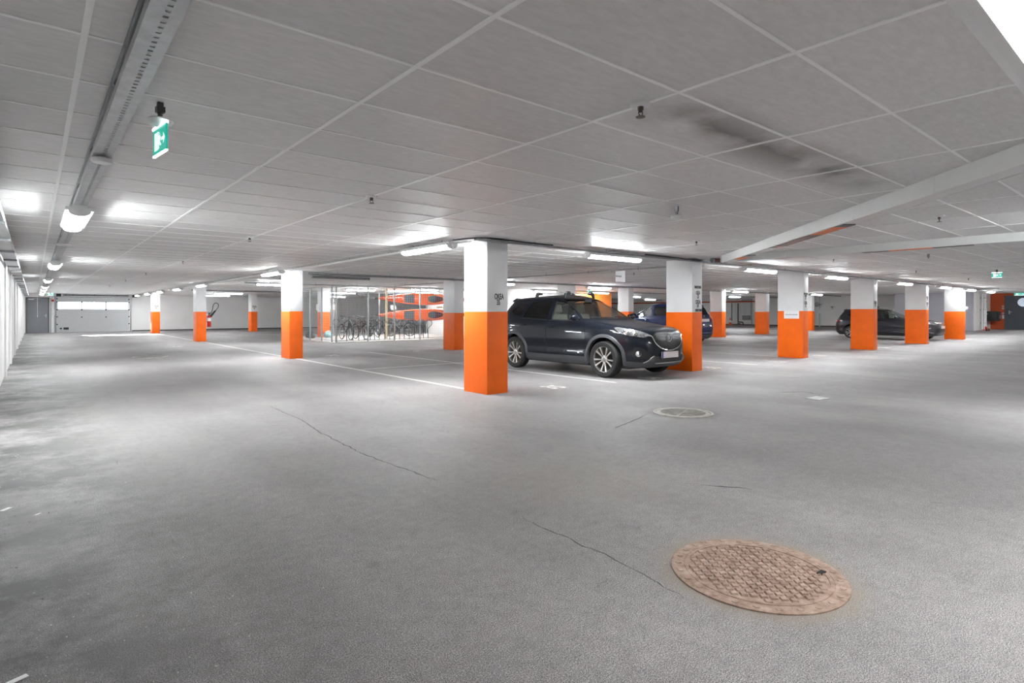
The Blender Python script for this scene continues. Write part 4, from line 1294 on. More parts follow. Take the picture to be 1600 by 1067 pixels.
# perforated tray over the left lane
tr = thing('cable_tray', 'perforated galvanised cable tray along the ceiling over the left lane', 'cable tray', (0.36, 2.0, 2.35))
b = MB(); Y0, Y1 = -6.5, 42.6
b.box(-0.052, -0.004, Y0, Y1, 0.0, 0.003); b.box(0.014, 0.052, Y0, Y1, 0.0, 0.003)
y = Y0
while y < 14:                                    # webs between the slots
    b.box(-0.004, 0.014, y, y + 0.030, 0.0, 0.003); y += 0.05
b.box(-0.004, 0.014, 14, Y1, 0.0, 0.003)
b.box(-0.055, -0.052, Y0, Y1, 0.0, 0.045); b.box(0.052, 0.055, Y0, Y1, 0.0, 0.045)
b.build('tray_channel', M_GALV, tr)
b = MB()
b.box(-0.068, -0.055, Y0, Y1, 0.060, 0.074)
b.build('ceiling_cleat', M_DGALV, tr)
b = MB(); y = Y0 + 0.4
while y < Y1:
    b.box(-0.06, 0.06, y, y + 0.03, 0.045, 0.079); y += 1.5
b.build('bracket', M_DGALV, tr)
# tray by the left wall
wt = thing('cable_tray', 'cable tray hung high along the white left wall', 'cable tray', (-0.315, 2.0, 2.20))
b = MB()
b.box(-0.085, 0.085, 1.5, 42, 0.0, 0.004); b.box(0.082, 0.086, 1.5, 42, 0.0, 0.06); b.box(-0.086, -0.082, 1.5, 42, 0.0, 0.06)
b.build('tray_channel', M_GALV, wt)
y = 2.0
while y < 42:
    b = MB(); b.box(-0.088, 0.095, y, y + 0.04, -0.03, 0.0); b.cyl((0.05, y + 0.02, 0), (0.05, y + 0.02, 0.229), 0.006, seg=6); y += 1.85
    b.build('bracket', M_DGALV, wt)
b = MB()
for k, (xx, rr) in enumerate(((-0.05, 0.014), (-0.01, 0.018), (0.035, 0.012))):
    b.tube([(xx + 0.012 * math.sin(j * 1.3 + k), 1.6 + j * 1.35, 0.004 + rr) for j in range(30)], rr, 6)
b.build('cable', M_WPLAST, wt)

def pipe_run(name, label, cat, p0, p1, r, m, hang=1.6, group=None):
    p0, p1 = Vector(p0), Vector(p1)
    t = thing(name, label, cat, p0, 0, group)
    d = p1 - p0
    b = MB(); b.cyl((0, 0, 0), d, r, seg=12); b.build('pipe', m, t)
    b = MB(); n = max(1, int(d.length / hang))
    for k in range(n):
        q = d * ((k + 0.5) / n)
        b.cyl(q, (q.x, q.y, CEIL - p0.z - 0.001), 0.005, seg=6)
        b.lathe([(r + 0.004, -0.012), (r + 0.004, 0.012)], 12, Matrix.Translation(q) @ d.to_track_quat('Z', 'Y').to_matrix().to_4x4())
    b.build('hanger', M_DGALV, t)
    return t

# light carrying rail along the left line of columns
rl = thing('light_rail', 'white lamp rail hung left of the left line of columns', 'light rail', (5.2, 7.3, 2.365))
b = MB(); b.box(-0.035, 0.035, 0, 38.1, 0, 0.004); b.box(-0.038, -0.034, 0, 38.1, 0, 0.03); b.box(0.034, 0.038, 0, 38.1, 0, 0.03)
b.build('rail', M_TEE, rl)
b = MB()
for k in range(22): hanger(b, 0, 0.9 + k * 1.75, 0, 0.065, 0.006)
b.build('hanger', M_DGALV, rl)
# rail along the front line of columns
r2 = thing('light_rail', 'grey lamp rail running along the front line of columns', 'light rail', (5.1, 7.0, 2.36))
b = MB(); b.box(0, 36, -0.035, 0.035, 0, 0.004); b.box(0, 36, -0.038, -0.034, 0, 0.03); b.box(0, 36, 0.034, 0.038, 0, 0.03)
b.build('rail', M_DGALV, r2)
b = MB()
for k in range(20): hanger(b, 1.2 + k * 1.75, 0, 0, 0.07, 0.006)
b.build('hanger', M_DGALV, r2)
b = MB()
b.tube(smooth_path([(5.0, 7.46, 2.40), (5.08, 7.25, 2.405), (5.2, 7.06, 2.412), (5.45, 7.0, 2.416), (5.75, 7.0, 2.412), (6.2, 7.0, 2.405), (6.7, 7.0, 2.404)]), 0.011, 8)
tag(b.build('black_cable', M_BLACK), 'black cable arching over the head of the largest column', 'cable')
b = MB()
b.tube(smooth_path([(9.2, 7.0, 2.407), (10.0, 7.0, 2.407), (10.5, 6.94, 2.39), (10.75, 6.88, 2.40), (11.0, 6.9, 2.385), (10.8, 6.92, 2.375), (10.6, 6.92, 2.39)]), 0.014, 8)
tag(b.build('black_cable', M_BLACK), 'tangled black cable over the column at the nose of the dark SUV', 'cable')
pf = thing('pipe_sleeve', 'red-brown pipe sleeve where the two white beam casings meet', 'pipe', (11.15, 6.62, 2.375))
b = MB(); b.cyl((-0.1, 0.03, 0), (0.22, -0.1, 0), 0.045, seg=18); b.build('sleeve', mat('red_brown_pipe', (0.12, 0.035, 0.025), 0.45), pf)
b = MB(); b.cyl((-0.14, 0.045, 0), (-0.1, 0.03, 0), 0.055, seg=18); b.build('coupling', M_DGALV, pf)

pipe_run('ceiling_pipe', 'dark sprinkler pipe crossing behind the dark SUV under the ceiling', 'pipe', (5.8, 15.7, 2.34), (41.8, 15.7, 2.34), 0.03, M_DGALV)
pipe_run('ceiling_pipe', 'grey pipe running over the front edge of the bike cage', 'pipe', (5.8, 21.9, 2.33), (17.7, 21.9, 2.33), 0.028, M_GALV)
pipe_run('ceiling_pipe', 'grey pipe crossing the far bays just before the orange wall', 'pipe', (17.9, 20.2, 2.33), (44.1, 20.2, 2.33), 0.03, M_GALV)
pipe_run('ceiling_pipe', 'dark pipe crossing behind the extinguisher column', 'pipe', (5.9, 31.5, 2.34), (43.8, 31.5, 2.34), 0.035, M_DGALV)
pipe_run('ceiling_pipe', 'thin pipe along the inner bays right of the bike cage column', 'pipe', (11.6, 8.2, 2.36), (11.6, 21.6, 2.36), 0.02, M_GALV)
b = MB(); b.box(0, 1.9, -0.06, 0.06, 0, 0.07); b.box(0, 1.9, -0.08, 0.08, 0.07, 0.075)
tag(b.build('unlit_luminaire', M_DGALV, None, (6.6, 17.6, 2.33)), 'unlit dark strip lamp right of the head of the column by the bike cage', 'ceiling light')
# red sprinkler main on the far wall
pipe_run('ceiling_pipe', 'orange-red pipe along the top of the far right wall', 'pipe', (43.9, 22.0, 2.10), (43.9, 45.0, 2.10), 0.055, M_RUSTRED, 4)
# pipes by the stair end
pipe_run('ceiling_pipe', 'thick grey pipe across the ceiling before the stair door', 'pipe', (34.5, 7.3, 2.30), (34.5, -6.5, 2.30), 0.05, M_GALV, 2)
pipe_run('ceiling_pipe', 'slim grey pipe beside the thick one before the stair door', 'pipe', (36.2, 7.3, 2.33), (36.2, -6.5, 2.33), 0.03, M_DGALV, 2)

# white casings of the diagonal and the cross beam, open strips underneath
def casing(name, label, p0, p1, hgt, wid, marks):
    p0, p1 = Vector(p0), Vector(p1); d = p1 - p0; L_ = d.length
    t = thing(name, label, 'beam casing', (p0.x, p0.y, CEIL), math.atan2(d.y, d.x))
    b = MB()
    # casing along local +X; near face at local y=0, body to local y=-wid or +wid
    s = 1 if wid > 0 else -1
    x = 0; n = max(1, round(L_ / 1.35)); seg = L_ / n
    for k in range(n):
        b.box(x + 0.0015, x + seg - 0.0015, min(0, s * 0.006), max(0, s * 0.006), -hgt, -0.002)
        b.box(x + 0.0015, x + seg - 0.0015, min(0, s * 0.03), max(0, s * 0.03), -hgt - 0.004, -hgt)
        b.box(x + 0.0015, x + seg - 0.0015, min(wid, wid - s * 0.006), max(wid, wid - s * 0.006), -hgt, -0.002)
        x += seg
    b.build('side_panel', mat('white_sheet_casing', (0.74, 0.75, 0.74), 0.3, var=0.02), t)
    b = MB(); b.box(0.002, L_ - 0.002, min(s * 0.03, wid - s * 0.006), max(s * 0.03, wid - s * 0.006), -hgt * 0.97, -hgt * 0.9)
    b.build('soffit', mat('white_sheet_casing', (0.74, 0.75, 0.74)), t)
    for (a, c, mm) in marks:
        b = MB(); b.box(a, c, min(s * 0.035, wid - s * 0.01), max(s * 0.035, wid - s * 0.01), -hgt * 0.97 - 0.012, -hgt * 0.97)
        b.build('soffit_strip', mm, t)
    return t
M_DKSTRIP = mat('dark_grey_strip', (0.10, 0.10, 0.10), 0.4)
M_ORSTRIP = mat('orange_strip', (0.88, 0.20, 0.04), 0.45)
casing('beam_casing', 'white beam casing crossing the ceiling diagonally with orange strips underneath', (10.72, 6.26, CEIL), (0.9, -3.35, CEIL), 0.145, 0.20,
       [(1.25, 1.55, M_DKSTRIP), (0.75, 1.25, M_ORSTRIP), (3.0, 4.25, M_DKSTRIP), (4.25, 4.95, M_ORSTRIP), (4.95, 5.12, M_DKSTRIP), (2.65, 2.9, M_CHROME)])
casing('beam_casing', 'white beam casing running straight off to the right from the column at the SUV nose', (10.82, 6.35, CEIL), (10.82, -6.9, CEIL), 0.125, 0.20,
       [(2.6, 3.0, M_DKSTRIP), (3.0, 3.6, M_ORSTRIP), (3.6, 4.1, M_DKSTRIP)])

# sprinklers
sp = thing('sprinkler', 'x', 'sprinkler', (0, 0, CEIL), 0, 'ceiling sprinklers')
b = MB(); b.lathe([(0.001, -0.001), (0.058, -0.001), (0.056, -0.010), (0.04, -0.018), (0.018, -0.018)], 24, cap=False); b.build('escutcheon', M_WPLAST, sp)
b = MB(); b.lathe([(0.016, 0), (0.016, -0.035), (0.011, -0.036), (0.011, -0.045)], 14, cap=False)
for a in (0, PI):
    b.tube([(0.014 * math.cos(a), 0.014 * math.sin(a), -0.035), (0.017 * math.cos(a), 0.017 * math.sin(a), -0.055), (0.004 * math.cos(a), 0.004 * math.sin(a), -0.07)], 0.003, 6)
b.lathe([(0.002, -0.068), (0.022, -0.072), (0.026, -0.071), (0.026, -0.074), (0.001, -0.075)], 18, cap=False)
b.build('spray_head', mat('bronze_head', (0.12, 0.10, 0.08), 0.35, 0.8), sp)
spots = [(2.56, 1.98, 'bronze sprinkler with a white ring, largest in view, beside the soot stain'),
         (2.56, 5.25, 'bronze sprinkler on the middle of the ceiling left of the column marked 35'),
         (2.53, 9.3, 'bronze sprinkler beyond the middle one, over the left lane'),
         (2.55, 14.5, 'bronze sprinkler over the left lane, level with the bike cage column'),
         (2.5, 19.6, 'small bronze sprinkler over the round drain cover in the left lane'),
         (2.5, 24.4, 'small bronze sprinkler before the extinguisher column'),
         (2.5, 30.0, 'tiny bronze sprinkler nearest to the garage door'),
         (8.15, 5.2, 'bronze sprinkler in front of the lamp over the dark SUV'),
         (8.27, 2.02, 'bronze sprinkler between the two white beam casings'),
         (13.2, 5.1, 'bronze sprinkler beyond the straight beam casing'),
         (13.4, 10.6, 'bronze sprinkler above the bonnet of the dark SUV, behind the hanging paper'),
         (18.7, 5.1, 'bronze sprinkler left of the round domed detector beyond the casing'),
         (24.2, 5.1, 'bronze sprinkler near the ceiling exit sign'),
         (8.2, 11.2, 'bronze sprinkler above the roof of the dark SUV')]
for i, (x, y, l) in enumerate(spots):
    if i == 0: sp.location = (x, y, CEIL); sp['label'] = l
    else: dup(sp, (x, y, CEIL), 0, l)

# round detectors on stems
de = thing('smoke_detector', 'x', 'detector', (0, 0, CEIL), 0, 'ceiling detectors')
b = MB(); b.box(-0.012, 0.012, -0.02, 0.02, -0.06, -0.0005); b.cyl((0, 0, -0.06), (0.0, 0, -0.10), 0.012); b.tube([(0.012, 0, -0.03), (0.03, 0.01, -0.05), (0.02, 0.0, -0.085)], 0.005)
b.build('bracket', M_DGALV, de)
b = MB(); b.lathe([(0.02, -0.09), (0.05, -0.095), (0.062, -0.11), (0.055, -0.135), (0.03, -0.15), (0.001, -0.153)], 24, cap=False)
b.build('dome', M_WPLAST, de)
for i, (x, y, l) in enumerate([(5.34, 3.65, 'white domed detector hanging right of the middle of the ceiling'),
                               (13.6, 3.5, 'white domed detector hanging beyond the straight beam casing'),
                               (26.5, 3.0, 'white domed detector near the stair end, right of the exit sign')]):
    if i == 0: de.location = (x, y, CEIL); de['label'] = l
    else: dup(de, (x, y, CEIL), 0, l)
b = MB(); b.lathe([(0.03, 0.03), (0.062, 0.022), (0.066, 0.008), (0.055, -0.006), (0.001, -0.012)], 28, cap=False)
b.box(-0.02, 0.02, -0.02, 0.02, 0.02, 0.04)
tag(b.build('motion_sensor', M_WPLAST, None, (0.36, 4.83, 2.315)), 'white disc sensor under the perforated tray', 'sensor')
b = MB(); b.box(-0.09, 0.09, -0.05, 0.05, 0, 0.03, bevel=0.005)
tag(b.build('junction_box', M_WPLAST, None, (0.36, 11.4, 2.32)), 'white junction box under the tray between the first two lane lights', 'junction box')

# exit signs
M_EXIT = mat('lit_exit_green', (0.0, 0.45, 0.33), 0.3, var=0.02, emit=(0.0, 0.55, 0.40), estr=0.16)
M_EXITW = mat('lit_exit_white', (0.9, 0.95, 0.95), 0.3, var=0.0, emit=(0.85, 1.0, 0.97), estr=0.22)
def exit_sign(label, loc, rz, w=0.22, h=0.135, drop=0.13, stem=True):
    """plate in the local YZ plane, faces looking along -X and +X; origin at the ceiling"""
    t = thing('exit_sign', label, 'exit sign', loc, rz)
    if stem:
        b = MB(); b.box(-0.014, 0.014, -0.012, 0.012, -0.06, -0.0005); b.cyl((0, 0, -0.05), (0, 0, -0.10), 0.012); b.tube([(0, 0.012, -0.03), (0, 0.05, -0.022)], 0.006); b.box(-0.02, 0.02, -0.02, 0.02, -0.055, -0.025)
        b.build('ceiling_hook', mat('dark_bracket', (0.05, 0.05, 0.05), 0.4), t)
        b = MB(); b.lathe([(0.02, -0.085), (0.055, -0.09), (0.065, -0.10), (0.05, -0.125), (0.02, -0.132), (0.001, -0.133)], 28, cap=False)
        b.build('lamp_canopy', M_WPLAST, t)
    z1 = -drop; z0 = z1 - h
    b = MB(); b.box(-0.004, 0.004, -w / 2, w / 2, z0, z1); pl = b.build('sign_plate', M_EXIT, t)
    b = MB(); b.box(-0.008, 0.008, -w / 2, w / 2, z1, z1 + 0.014); b.build('edge_light', mat('lit_sign_edge', (0.9, 0.95, 0.95), 0.3, emit=(0.85, 1.0, 0.97), estr=1.2), t)
    b = MB(); b.box(-0.006, 0.006, -w / 2, w / 2, z0 - 0.008, z0); b.build('edge_light', mat('lit_sign_edge', (0.9, 0.95, 0.95)), t)
    for s in (-1, 1):
        b = MB(); f = s * 0.0045; g = s * 0.0055
        def bx(y0, y1, za, zb): b.box(min(f, g), max(f, g), y0 * w, y1 * w, z0 + za * h, z0 + zb * h)
        bx(0.10, 0.36, 0.14, 0.84)               # the doorway
        bx(-0.36, -0.16, 0.44, 0.56)             # arrow
        b.prism([(-0.42 * w, 0.5 * h), (-0.30 * w, 0.72 * h), (-0.30 * w, 0.28 * h)], min(f, g), max(f, g), Matrix(((0, 0, 1, 0), (1, 0, 0, 0), (0, 1, 0, z0), (0, 0, 0, 1))))
        # running figure
        def limb(pts, r): b.tube([(s * 0.005, y * w, z0 + z * h) for y, z in pts], r, 6)
        limb([(0.0, 0.78), (0.005, 0.77)], 0.009)
        limb([(0.0, 0.70), (-0.02, 0.46)], 0.008)
        limb([(-0.02, 0.46), (0.06, 0.36), (0.04, 0.18)], 0.005)
        limb([(-0.02, 0.46), (-0.08, 0.30), (-0.14, 0.30)], 0.005)
        limb([(0.0, 0.68), (0.08, 0.56), (0.12, 0.62)], 0.004)
        limb([(0.0, 0.68), (-0.08, 0.60), (-0.10, 0.50)], 0.004)
        b.build('pictogram', M_EXITW, pl)
    return t
exit_sign('green lit exit sign hanging edge-on under a white disc on the left', (0.53, 3.64, CEIL), R(7), w=0.23, h=0.14, drop=0.135)
exit_sign('green exit sign hanging from the ceiling near the stair door', (20.0, 3.6, CEIL), 0, w=0.22, h=0.12, drop=0.09)
es = exit_sign('green lit exit sign on the orange-red wall above the stair door', (45.9, 7.2, CEIL), 0, w=0.5, h=0.14, drop=0.0, stem=False)
exit_sign('green exit sign above the steel door', (0.75, 43.5, CEIL), PI / 2, w=0.3, h=0.12, drop=0.05)
exit_sign('green exit sign hanging in front of the orange wall above the SUV windscreen', (20.6, 19.0, CEIL), PI / 2, w=0.26, h=0.2, drop=0.12)

# hanging paper
hp = thing('paper_notice', 'sheet of white paper hanging from the ceiling above the SUV windscreen', 'notice', (12.25, 10.15, CEIL))
b = MB(); b.box(-0.20, 0.20, -0.002, 0.002, -0.33, -0.02); b.build('sheet', M_PAPER, hp)
b = MB(); random.seed(3)
for k in range(9):
    b.box(-0.19 + k * 0.026, -0.172 + k * 0.026, -0.004, -0.002, -0.195 - random.uniform(0, 0.012), -0.165 + random.uniform(0, 0.01))
b.build('text_marks', mat('grey_print', (0.2, 0.2, 0.2)), hp)
b = MB(); b.cyl((-0.15, 0, -0.02), (-0.15, 0, 0), 0.002, seg=5); b.cyl((0.15, 0, -0.02), (0.15, 0, 0), 0.002, seg=5); b.build('string', M_WPLAST, hp)

# ---------------------------------------------------------------- floor markings and metalwork
def floor_line(label, x0, x1, y0, y1):
    b = MB(); n = max(1, int(max(x1 - x0, y1 - y0) / 0.4))
    hor = (x1 - x0) > (y1 - y0)
    w, L_ = (y1 - y0, x1 - x0) if hor else (x1 - x0, y1 - y0)
    rnd = random.Random(int(x0 * 100 + y0 * 7))
    a = []; c = []
    for k in range(n + 1):
        u = L_ * k / n; e = rnd.uniform(-0.004, 0.004); 
        p, q = (u, -w / 2 + e), (u, w / 2 + rnd.uniform(-0.004, 0.004))
        if not hor: p, q = (p[1], p[0]), (q[1], q[0])
        a.append(b.bm.verts.new((p[0], p[1], 0.0025 + floor_z(x0 + (p[0] if hor else 0))))); c.append(b.bm.verts.new((q[0], q[1], 0.0025 + floor_z(x0 + (q[0] if hor else 0)))))
    for k in range(n): b._f([a[k], a[k + 1], c[k + 1], c[k]])
    loc = (x0, (y0 + y1) / 2, 0) if hor else ((x0 + x1) / 2, y0, 0)
    o = b.build('parking_line', M_LINE, None, loc, smooth_angle=0)
    for f in o.data.polygons:
        pass
    if o.data.polygons[0].normal.z < 0: o.data.flip_normals()
    return tag(o, label, 'parking line', 'painted bay lines')
floor_line('white line from the column marked 35 back to the bike cage column', 5.50, 5.59, 7.8, 15.95)
floor_line('white line from the bike cage column back towards the extinguisher column', 5.50, 5.58, 16.8, 27.7)
floor_line('white line from the extinguisher column towards the garage door', 5.50, 5.58, 28.6, 39.8)
floor_line('white cross line between the nearest bays and the ones behind', 5.6, 10.9, 12.0, 12.08)
floor_line('white bay line running under the left side of the dark SUV', 8.10, 8.18, 6.85, 12.0)
floor_line('white bay line behind the nearest bays, towards the kayaks', 8.16, 8.24, 12.1, 17.0)
for k, (xx, l) in enumerate([(13.45, 'white bay line just right of the column at the SUV nose'), (16.45, 'white bay line behind the notice column'), (19.2, 'white bay line midway right of the notice column'),
                             (22.0, 'white bay line behind the column hiding the hatchback rear wheel'), (24.7, 'white bay line left of the anthracite hatchback'), (27.5, 'white bay line behind the column hiding the hatchback front wheel'), (32.9, 'white bay line right of the anthracite hatchback')]):
    floor_line(l, xx, xx + 0.08, 6.95, 12.2)
for xx, l in ((13.5, 'white bay line behind the dark SUV, left of the blue car'), (19.0, 'white bay line along the left side of the blue car'), (24.6, 'white bay line in the inner bays right of the blue car'), (29.9, 'white bay line in the inner bays before the far wall')):
    floor_line(l, xx, xx + 0.08, 12.6, 17.4)
floor_line('long white cross line behind the right-hand front bays', 11.4, 33.0, 12.45, 12.53)

def bay_no(s, x, y, label, rz=0.0):
    o = lettering(s, 0.52, M_LINE, None, (x, y, 0.001 + floor_z(x)), (0, 0, rz), 'bay_number', sx=0.75, ext=0.0012)
    return tag(o, label, 'floor marking', 'painted bay numbers')
bay_no('35', 6.85, 7.12, 'white bay number on the floor left of the dark SUV')
bay_no('34', 9.25, 6.9, 'white bay number in the shade under the bumper of the dark SUV')
bay_no('33', 12.0, 7.25, 'white bay number just right of the column at the nose of the dark SUV')
bay_no('32', 14.8, 7.05, 'white bay number left of the notice column')
bay_no('31', 17.8, 7.2, 'white bay number just right of the notice column')
bay_no('30', 20.9, 7.0, 'white bay number at the foot of the column hiding the hatchback rear wheel')
bay_no('29', 23.6, 7.4, 'white bay number in front of the hatchback door')
bay_no('28', 26.6, 7.0, 'white bay number at the foot of the column hiding the hatchback front wheel')
bay_no('26', 34.0, 7.2, 'white bay number right of the last front column')
bay_no('36', 6.8, 16.5, 'white bay number right of the bike cage column', PI)
bay_no('37', 9.65, 16.5, 'white bay number left of the column behind the one marked 35', PI)
bay_no('42', 7.0, 27.6, 'faint white bay number right of the extinguisher column', PI)
bay_no('41', 4.1, 24.5, 'faint white bay number in the lane before the extinguisher column', PI)

# rusty manhole cover in the foreground
M_RUST = None
def rust_mat(name, c0, c1, c2):
    m, t, N, L, b = nt(name)
    tc = N.new('ShaderNodeTexCoord'); n = N.new('ShaderNodeTexNoise'); n.inputs['Scale'].default_value = 16; n.inputs['Detail'].default_value = 10; n.inputs['Roughness'].default_value = 0.7
    L.new(tc.outputs['Object'], n.inputs['Vector'])
    r = N.new('ShaderNodeValToRGB'); e = r.color_ramp.elements
    e[0].position, e[0].color = 0.32, (*c0, 1); e[1].position, e[1].color = 0.68, (*c2, 1); k = e.new(0.5); k.color = (*c1, 1)
    L.new(n.outputs['Fac'], r.inputs[0]); L.new(r.outputs[0], b.inputs['Base Color']); b.inputs['Roughness'].default_value = 0.75
    bp = N.new('ShaderNodeBump'); bp.inputs['Strength'].default_value = 0.5; bp.inputs['Distance'].default_value = 0.003; L.new(n.outputs['Fac'], bp.inputs['Height']); L.new(bp.outputs[0], b.inputs['Normal'])
    return m
M_RUST = rust_mat('rusty_cast_iron', (0.19, 0.12, 0.085), (0.33, 0.23, 0.18), (0.47, 0.36, 0.29))
mh = thing('manhole_cover', 'large rusty round manhole cover with a scale pattern in the foreground', 'manhole cover', (2.75, 1.42, 0.0))
b = MB()
b.lathe([(0.405, 0.0005), (0.405, 0.006), (0.398, 0.008), (0.343, 0.008), (0.3415, 0.0065), (0.338, 0.0065)], 64, cap=False)
for k in range(26):
    a = 2 * PI * k / 26
    b.lathe([(0.016, 0.008), (0.014, 0.0105), (0.001, 0.0105)], 10, Matrix.Translation((0.372 * math.cos(a), 0.372 * math.sin(a), 0)), cap=False)
b.build('cover_frame', M_RUST, mh)
b = MB()
b.lathe([(0.338, 0.0005), (0.338, 0.0045), (0.001, 0.0045)], 64, cap=False)
b.lathe([(0.338, 0.0085), (0.338, 0.0045), (0.322, 0.0045), (0.322, 0.0085), (0.338, 0.0085)], 64, cap=False)
s_ = 0.048; rowi = 0
yy = -0.32
while yy < 0.32:
    xx = -0.34 + (s_ / 2 if rowi % 2 else 0)
    while xx < 0.34:
        if math.hypot(xx, yy) < 0.305:
            jit = random.uniform(-0.15, 0.15)
            Mz = Matrix.Translation((xx, yy, 0)) @ Matrix.Rotation(R(45) + 0.1 + jit * 0.3, 4, 'Z')
            h_ = 0.016; z_ = 0.0045; zt = z_ + random.uniform(0.006, 0.009)
            vs = [b.bm.verts.new(Mz @ Vector(p)) for p in ((-h_, -h_, z_), (h_, -h_, z_), (h_, h_, z_), (-h_, h_, z_), (-h_ * .8, -h_ * .8, zt), (h_ * .8, -h_ * .8, zt), (h_ * .8, h_ * .8, zt), (-h_ * .8, h_ * .8, zt))]
            for q in ((4, 5, 6, 7), (0, 1, 5, 4), (1, 2, 6, 5), (2, 3, 7, 6), (3, 0, 4, 7)): b._f([vs[i] for i in q])
        xx += s_
    yy += s_ * 0.72; rowi += 1
lid = b.build('lid', M_RUST, mh)
b = MB(); b.box(0.20, 0.250, -0.228, -0.203, 0.0085, 0.0138)
b.build('lifting_slot', M_DARK, lid)

M_IRON = mat('worn_cast_iron', (0.40, 0.38, 0.35), 0.45, 0.3, var=0.3, scale=12, bump=0.3)
def grate(label, loc, rad, open_=True):
    t = thing('drain_cover', label, 'drain cover', loc, 0)
    b = MB(); b.lathe([(rad, 0.0005), (rad, 0.008), (rad * 0.985, 0.010), (rad * 0.90, 0.010), (rad * 0.89, 0.002)], 56, cap=False)
    b.build('cover_frame', M_IRON, t)
    b = MB(); b.lathe([(rad * 0.885, 0.0008), (rad * 0.885, 0.002), (0.001, 0.002)], 48, cap=False)
    b.build('sump', mat('wet_dark_sump', (0.012, 0.011, 0.010), 0.5, var=0.3), t)
    b = MB(); b.lathe([(rad * 0.88, 0.002), (rad * 0.88, 0.009), (rad * 0.74, 0.009), (rad * 0.74, 0.002)], 48, cap=False)
    n = 12
    for k in range(n):
        x = -rad * 0.7 + 1.4 * rad * (k + 0.5) / n
        h_ = math.sqrt(max(0, (rad * 0.75) ** 2 - x * x))
        b.box(x - rad * 0.022, x + rad * 0.022, -h_, h_, 0.002, 0.009)
    b.box(-rad * 0.74, rad * 0.74, -0.008, 0.008, 0.002, 0.0088)
    b.build('grille_bars', M_IRON, t)
    return t
g1 = grate('round slotted drain cover on the floor in front of the dark SUV', (6.37, 4.26, 0), 0.375)
g1.rotation_euler = (0, 0, R(20))
g2 = thing('drain_cover', 'round flat cover in the left lane, far from the camera', 'drain cover', (2.55, 19.2, 0))
b = MB(); b.lathe([(0.45, 0.0005), (0.45, 0.012), (0.41, 0.014), (0.40, 0.006)], 48, cap=False); b.build('cover_frame', M_IRON, g2)
b = MB(); b.lathe([(0.395, 0.0008), (0.395, 0.008), (0.001, 0.008)], 48, cap=False); b.build('lid', mat('dark_cast_iron', (0.16, 0.155, 0.15), 0.5, 0.4), g2)
# small white slotted drain
g3 = thing('floor_drain', 'small white slotted drain sunk in the floor right of the round drain cover', 'floor drain', (8.95, 3.68, 0), R(-8))
b = MB(); b.box(-0.15, 0.15, -0.10, 0.10, 0.001, 0.005); b.build('drain_tray', M_DARK, g3)
b = MB(); b.box(-0.15, 0.15, -0.10, -0.085, 0.005, 0.012); b.box(-0.15, 0.15, 0.085, 0.10, 0.005, 0.012)
for k in range(7): b.box(-0.15 + k * 0.0475, -0.135 + k * 0.0475, -0.085, 0.085, 0.005, 0.011)
b.build('drain_bars', M_WPLAST, g3)

# seams, cracks, tar
def crack(label, pts, w, m, seed, cat='crack', name='asphalt_crack'):
    rnd = random.Random(seed); P_ = []
    for i in range(len(pts) - 1):
        a, c = Vector((*pts[i], 0)), Vector((*pts[i + 1], 0)); n = max(1, int((c - a).length / 0.05))
        for k in range(n): P_.append(a.lerp(c, k / n) + Vector((rnd.uniform(-1, 1) * 0.014, rnd.uniform(-1, 1) * 0.014, 0)))
    P_.append(Vector((*pts[-1], 0)))
    o0 = P_[0].copy(); b = MB(); L_ = []; R_ = []
    for i, p in enumerate(P_):
        t = (P_[min(i + 1, len(P_) - 1)] - P_[max(i - 1, 0)]).normalized(); s = Vector((-t.y, t.x, 0))
        e = min(1, i / 4, (len(P_) - 1 - i) / 4)
        ww = w * (0.15 + rnd.uniform(0.25, 1.0) * e)
        L_.append(b.bm.verts.new(p - o0 + s * ww / 2 + Vector((0, 0, 0.0014)))); R_.append(b.bm.verts.new(p - o0 - s * ww / 2 + Vector((0, 0, 0.0014))))
    for i in range(len(P_) - 1): b._f([L_[i], R_[i], R_[i + 1], L_[i + 1]])
    o = b.build(name, m, None, o0, smooth_angle=0)
    return tag(o, label, cat)
M_CRACK = mat('open_crack', (0.075, 0.072, 0.07), 0.9, var=0.3, scale=30)
M_TAR = mat('tar_smear', (0.03, 0.029, 0.028), 0.6, var=0.2, scale=30)
crack('ragged crack running along the floor in the middle of the lane', [(2.48, 8.21), (2.45, 6.79), (2.35, 6.08), (2.33, 5.5), (2.30, 4.98), (2.32, 4.52), (2.35, 4.13), (2.37, 3.7)], 0.013, M_CRACK, 1)
crack('fine crack in the foreground floor left of the rusty manhole cover', [(2.36, 2.75), (2.33, 2.57), (2.34, 2.36), (2.33, 2.25), (2.34, 2.04), (2.31, 1.85), (2.25, 1.5)], 0.009, M_CRACK, 2)
crack('long thin tar smear on the floor beyond the rusty manhole cover', [(3.82, 2.40), (3.94, 2.24), (4.01, 2.10)], 0.03, M_TAR, 3, 'tar stain', 'tar_smear')
crack('short thin tar smear left of the longer one', [(3.74, 2.56), (3.80, 2.44)], 0.014, M_TAR, 4, 'tar stain', 'tar_smear')
crack('sunken edge crack beside the small white drain', [(9.12, 4.4), (9.55, 4.15), (9.5, 4.0), (9.4, 3.85), (9.30, 3.74)], 0.035, M_CRACK, 5)
crack('faint crack between the round drain cover and the camera', [(4.9, 4.16), (5.3, 4.28), (5.9, 4.47)], 0.022, M_CRACK, 6)
crack('dark spot on the floor at the right, beyond the rusty manhole', [(4.66, 1.18), (4.71, 1.13)], 0.035, M_TAR, 8, 'tar stain', 'tar_smear')
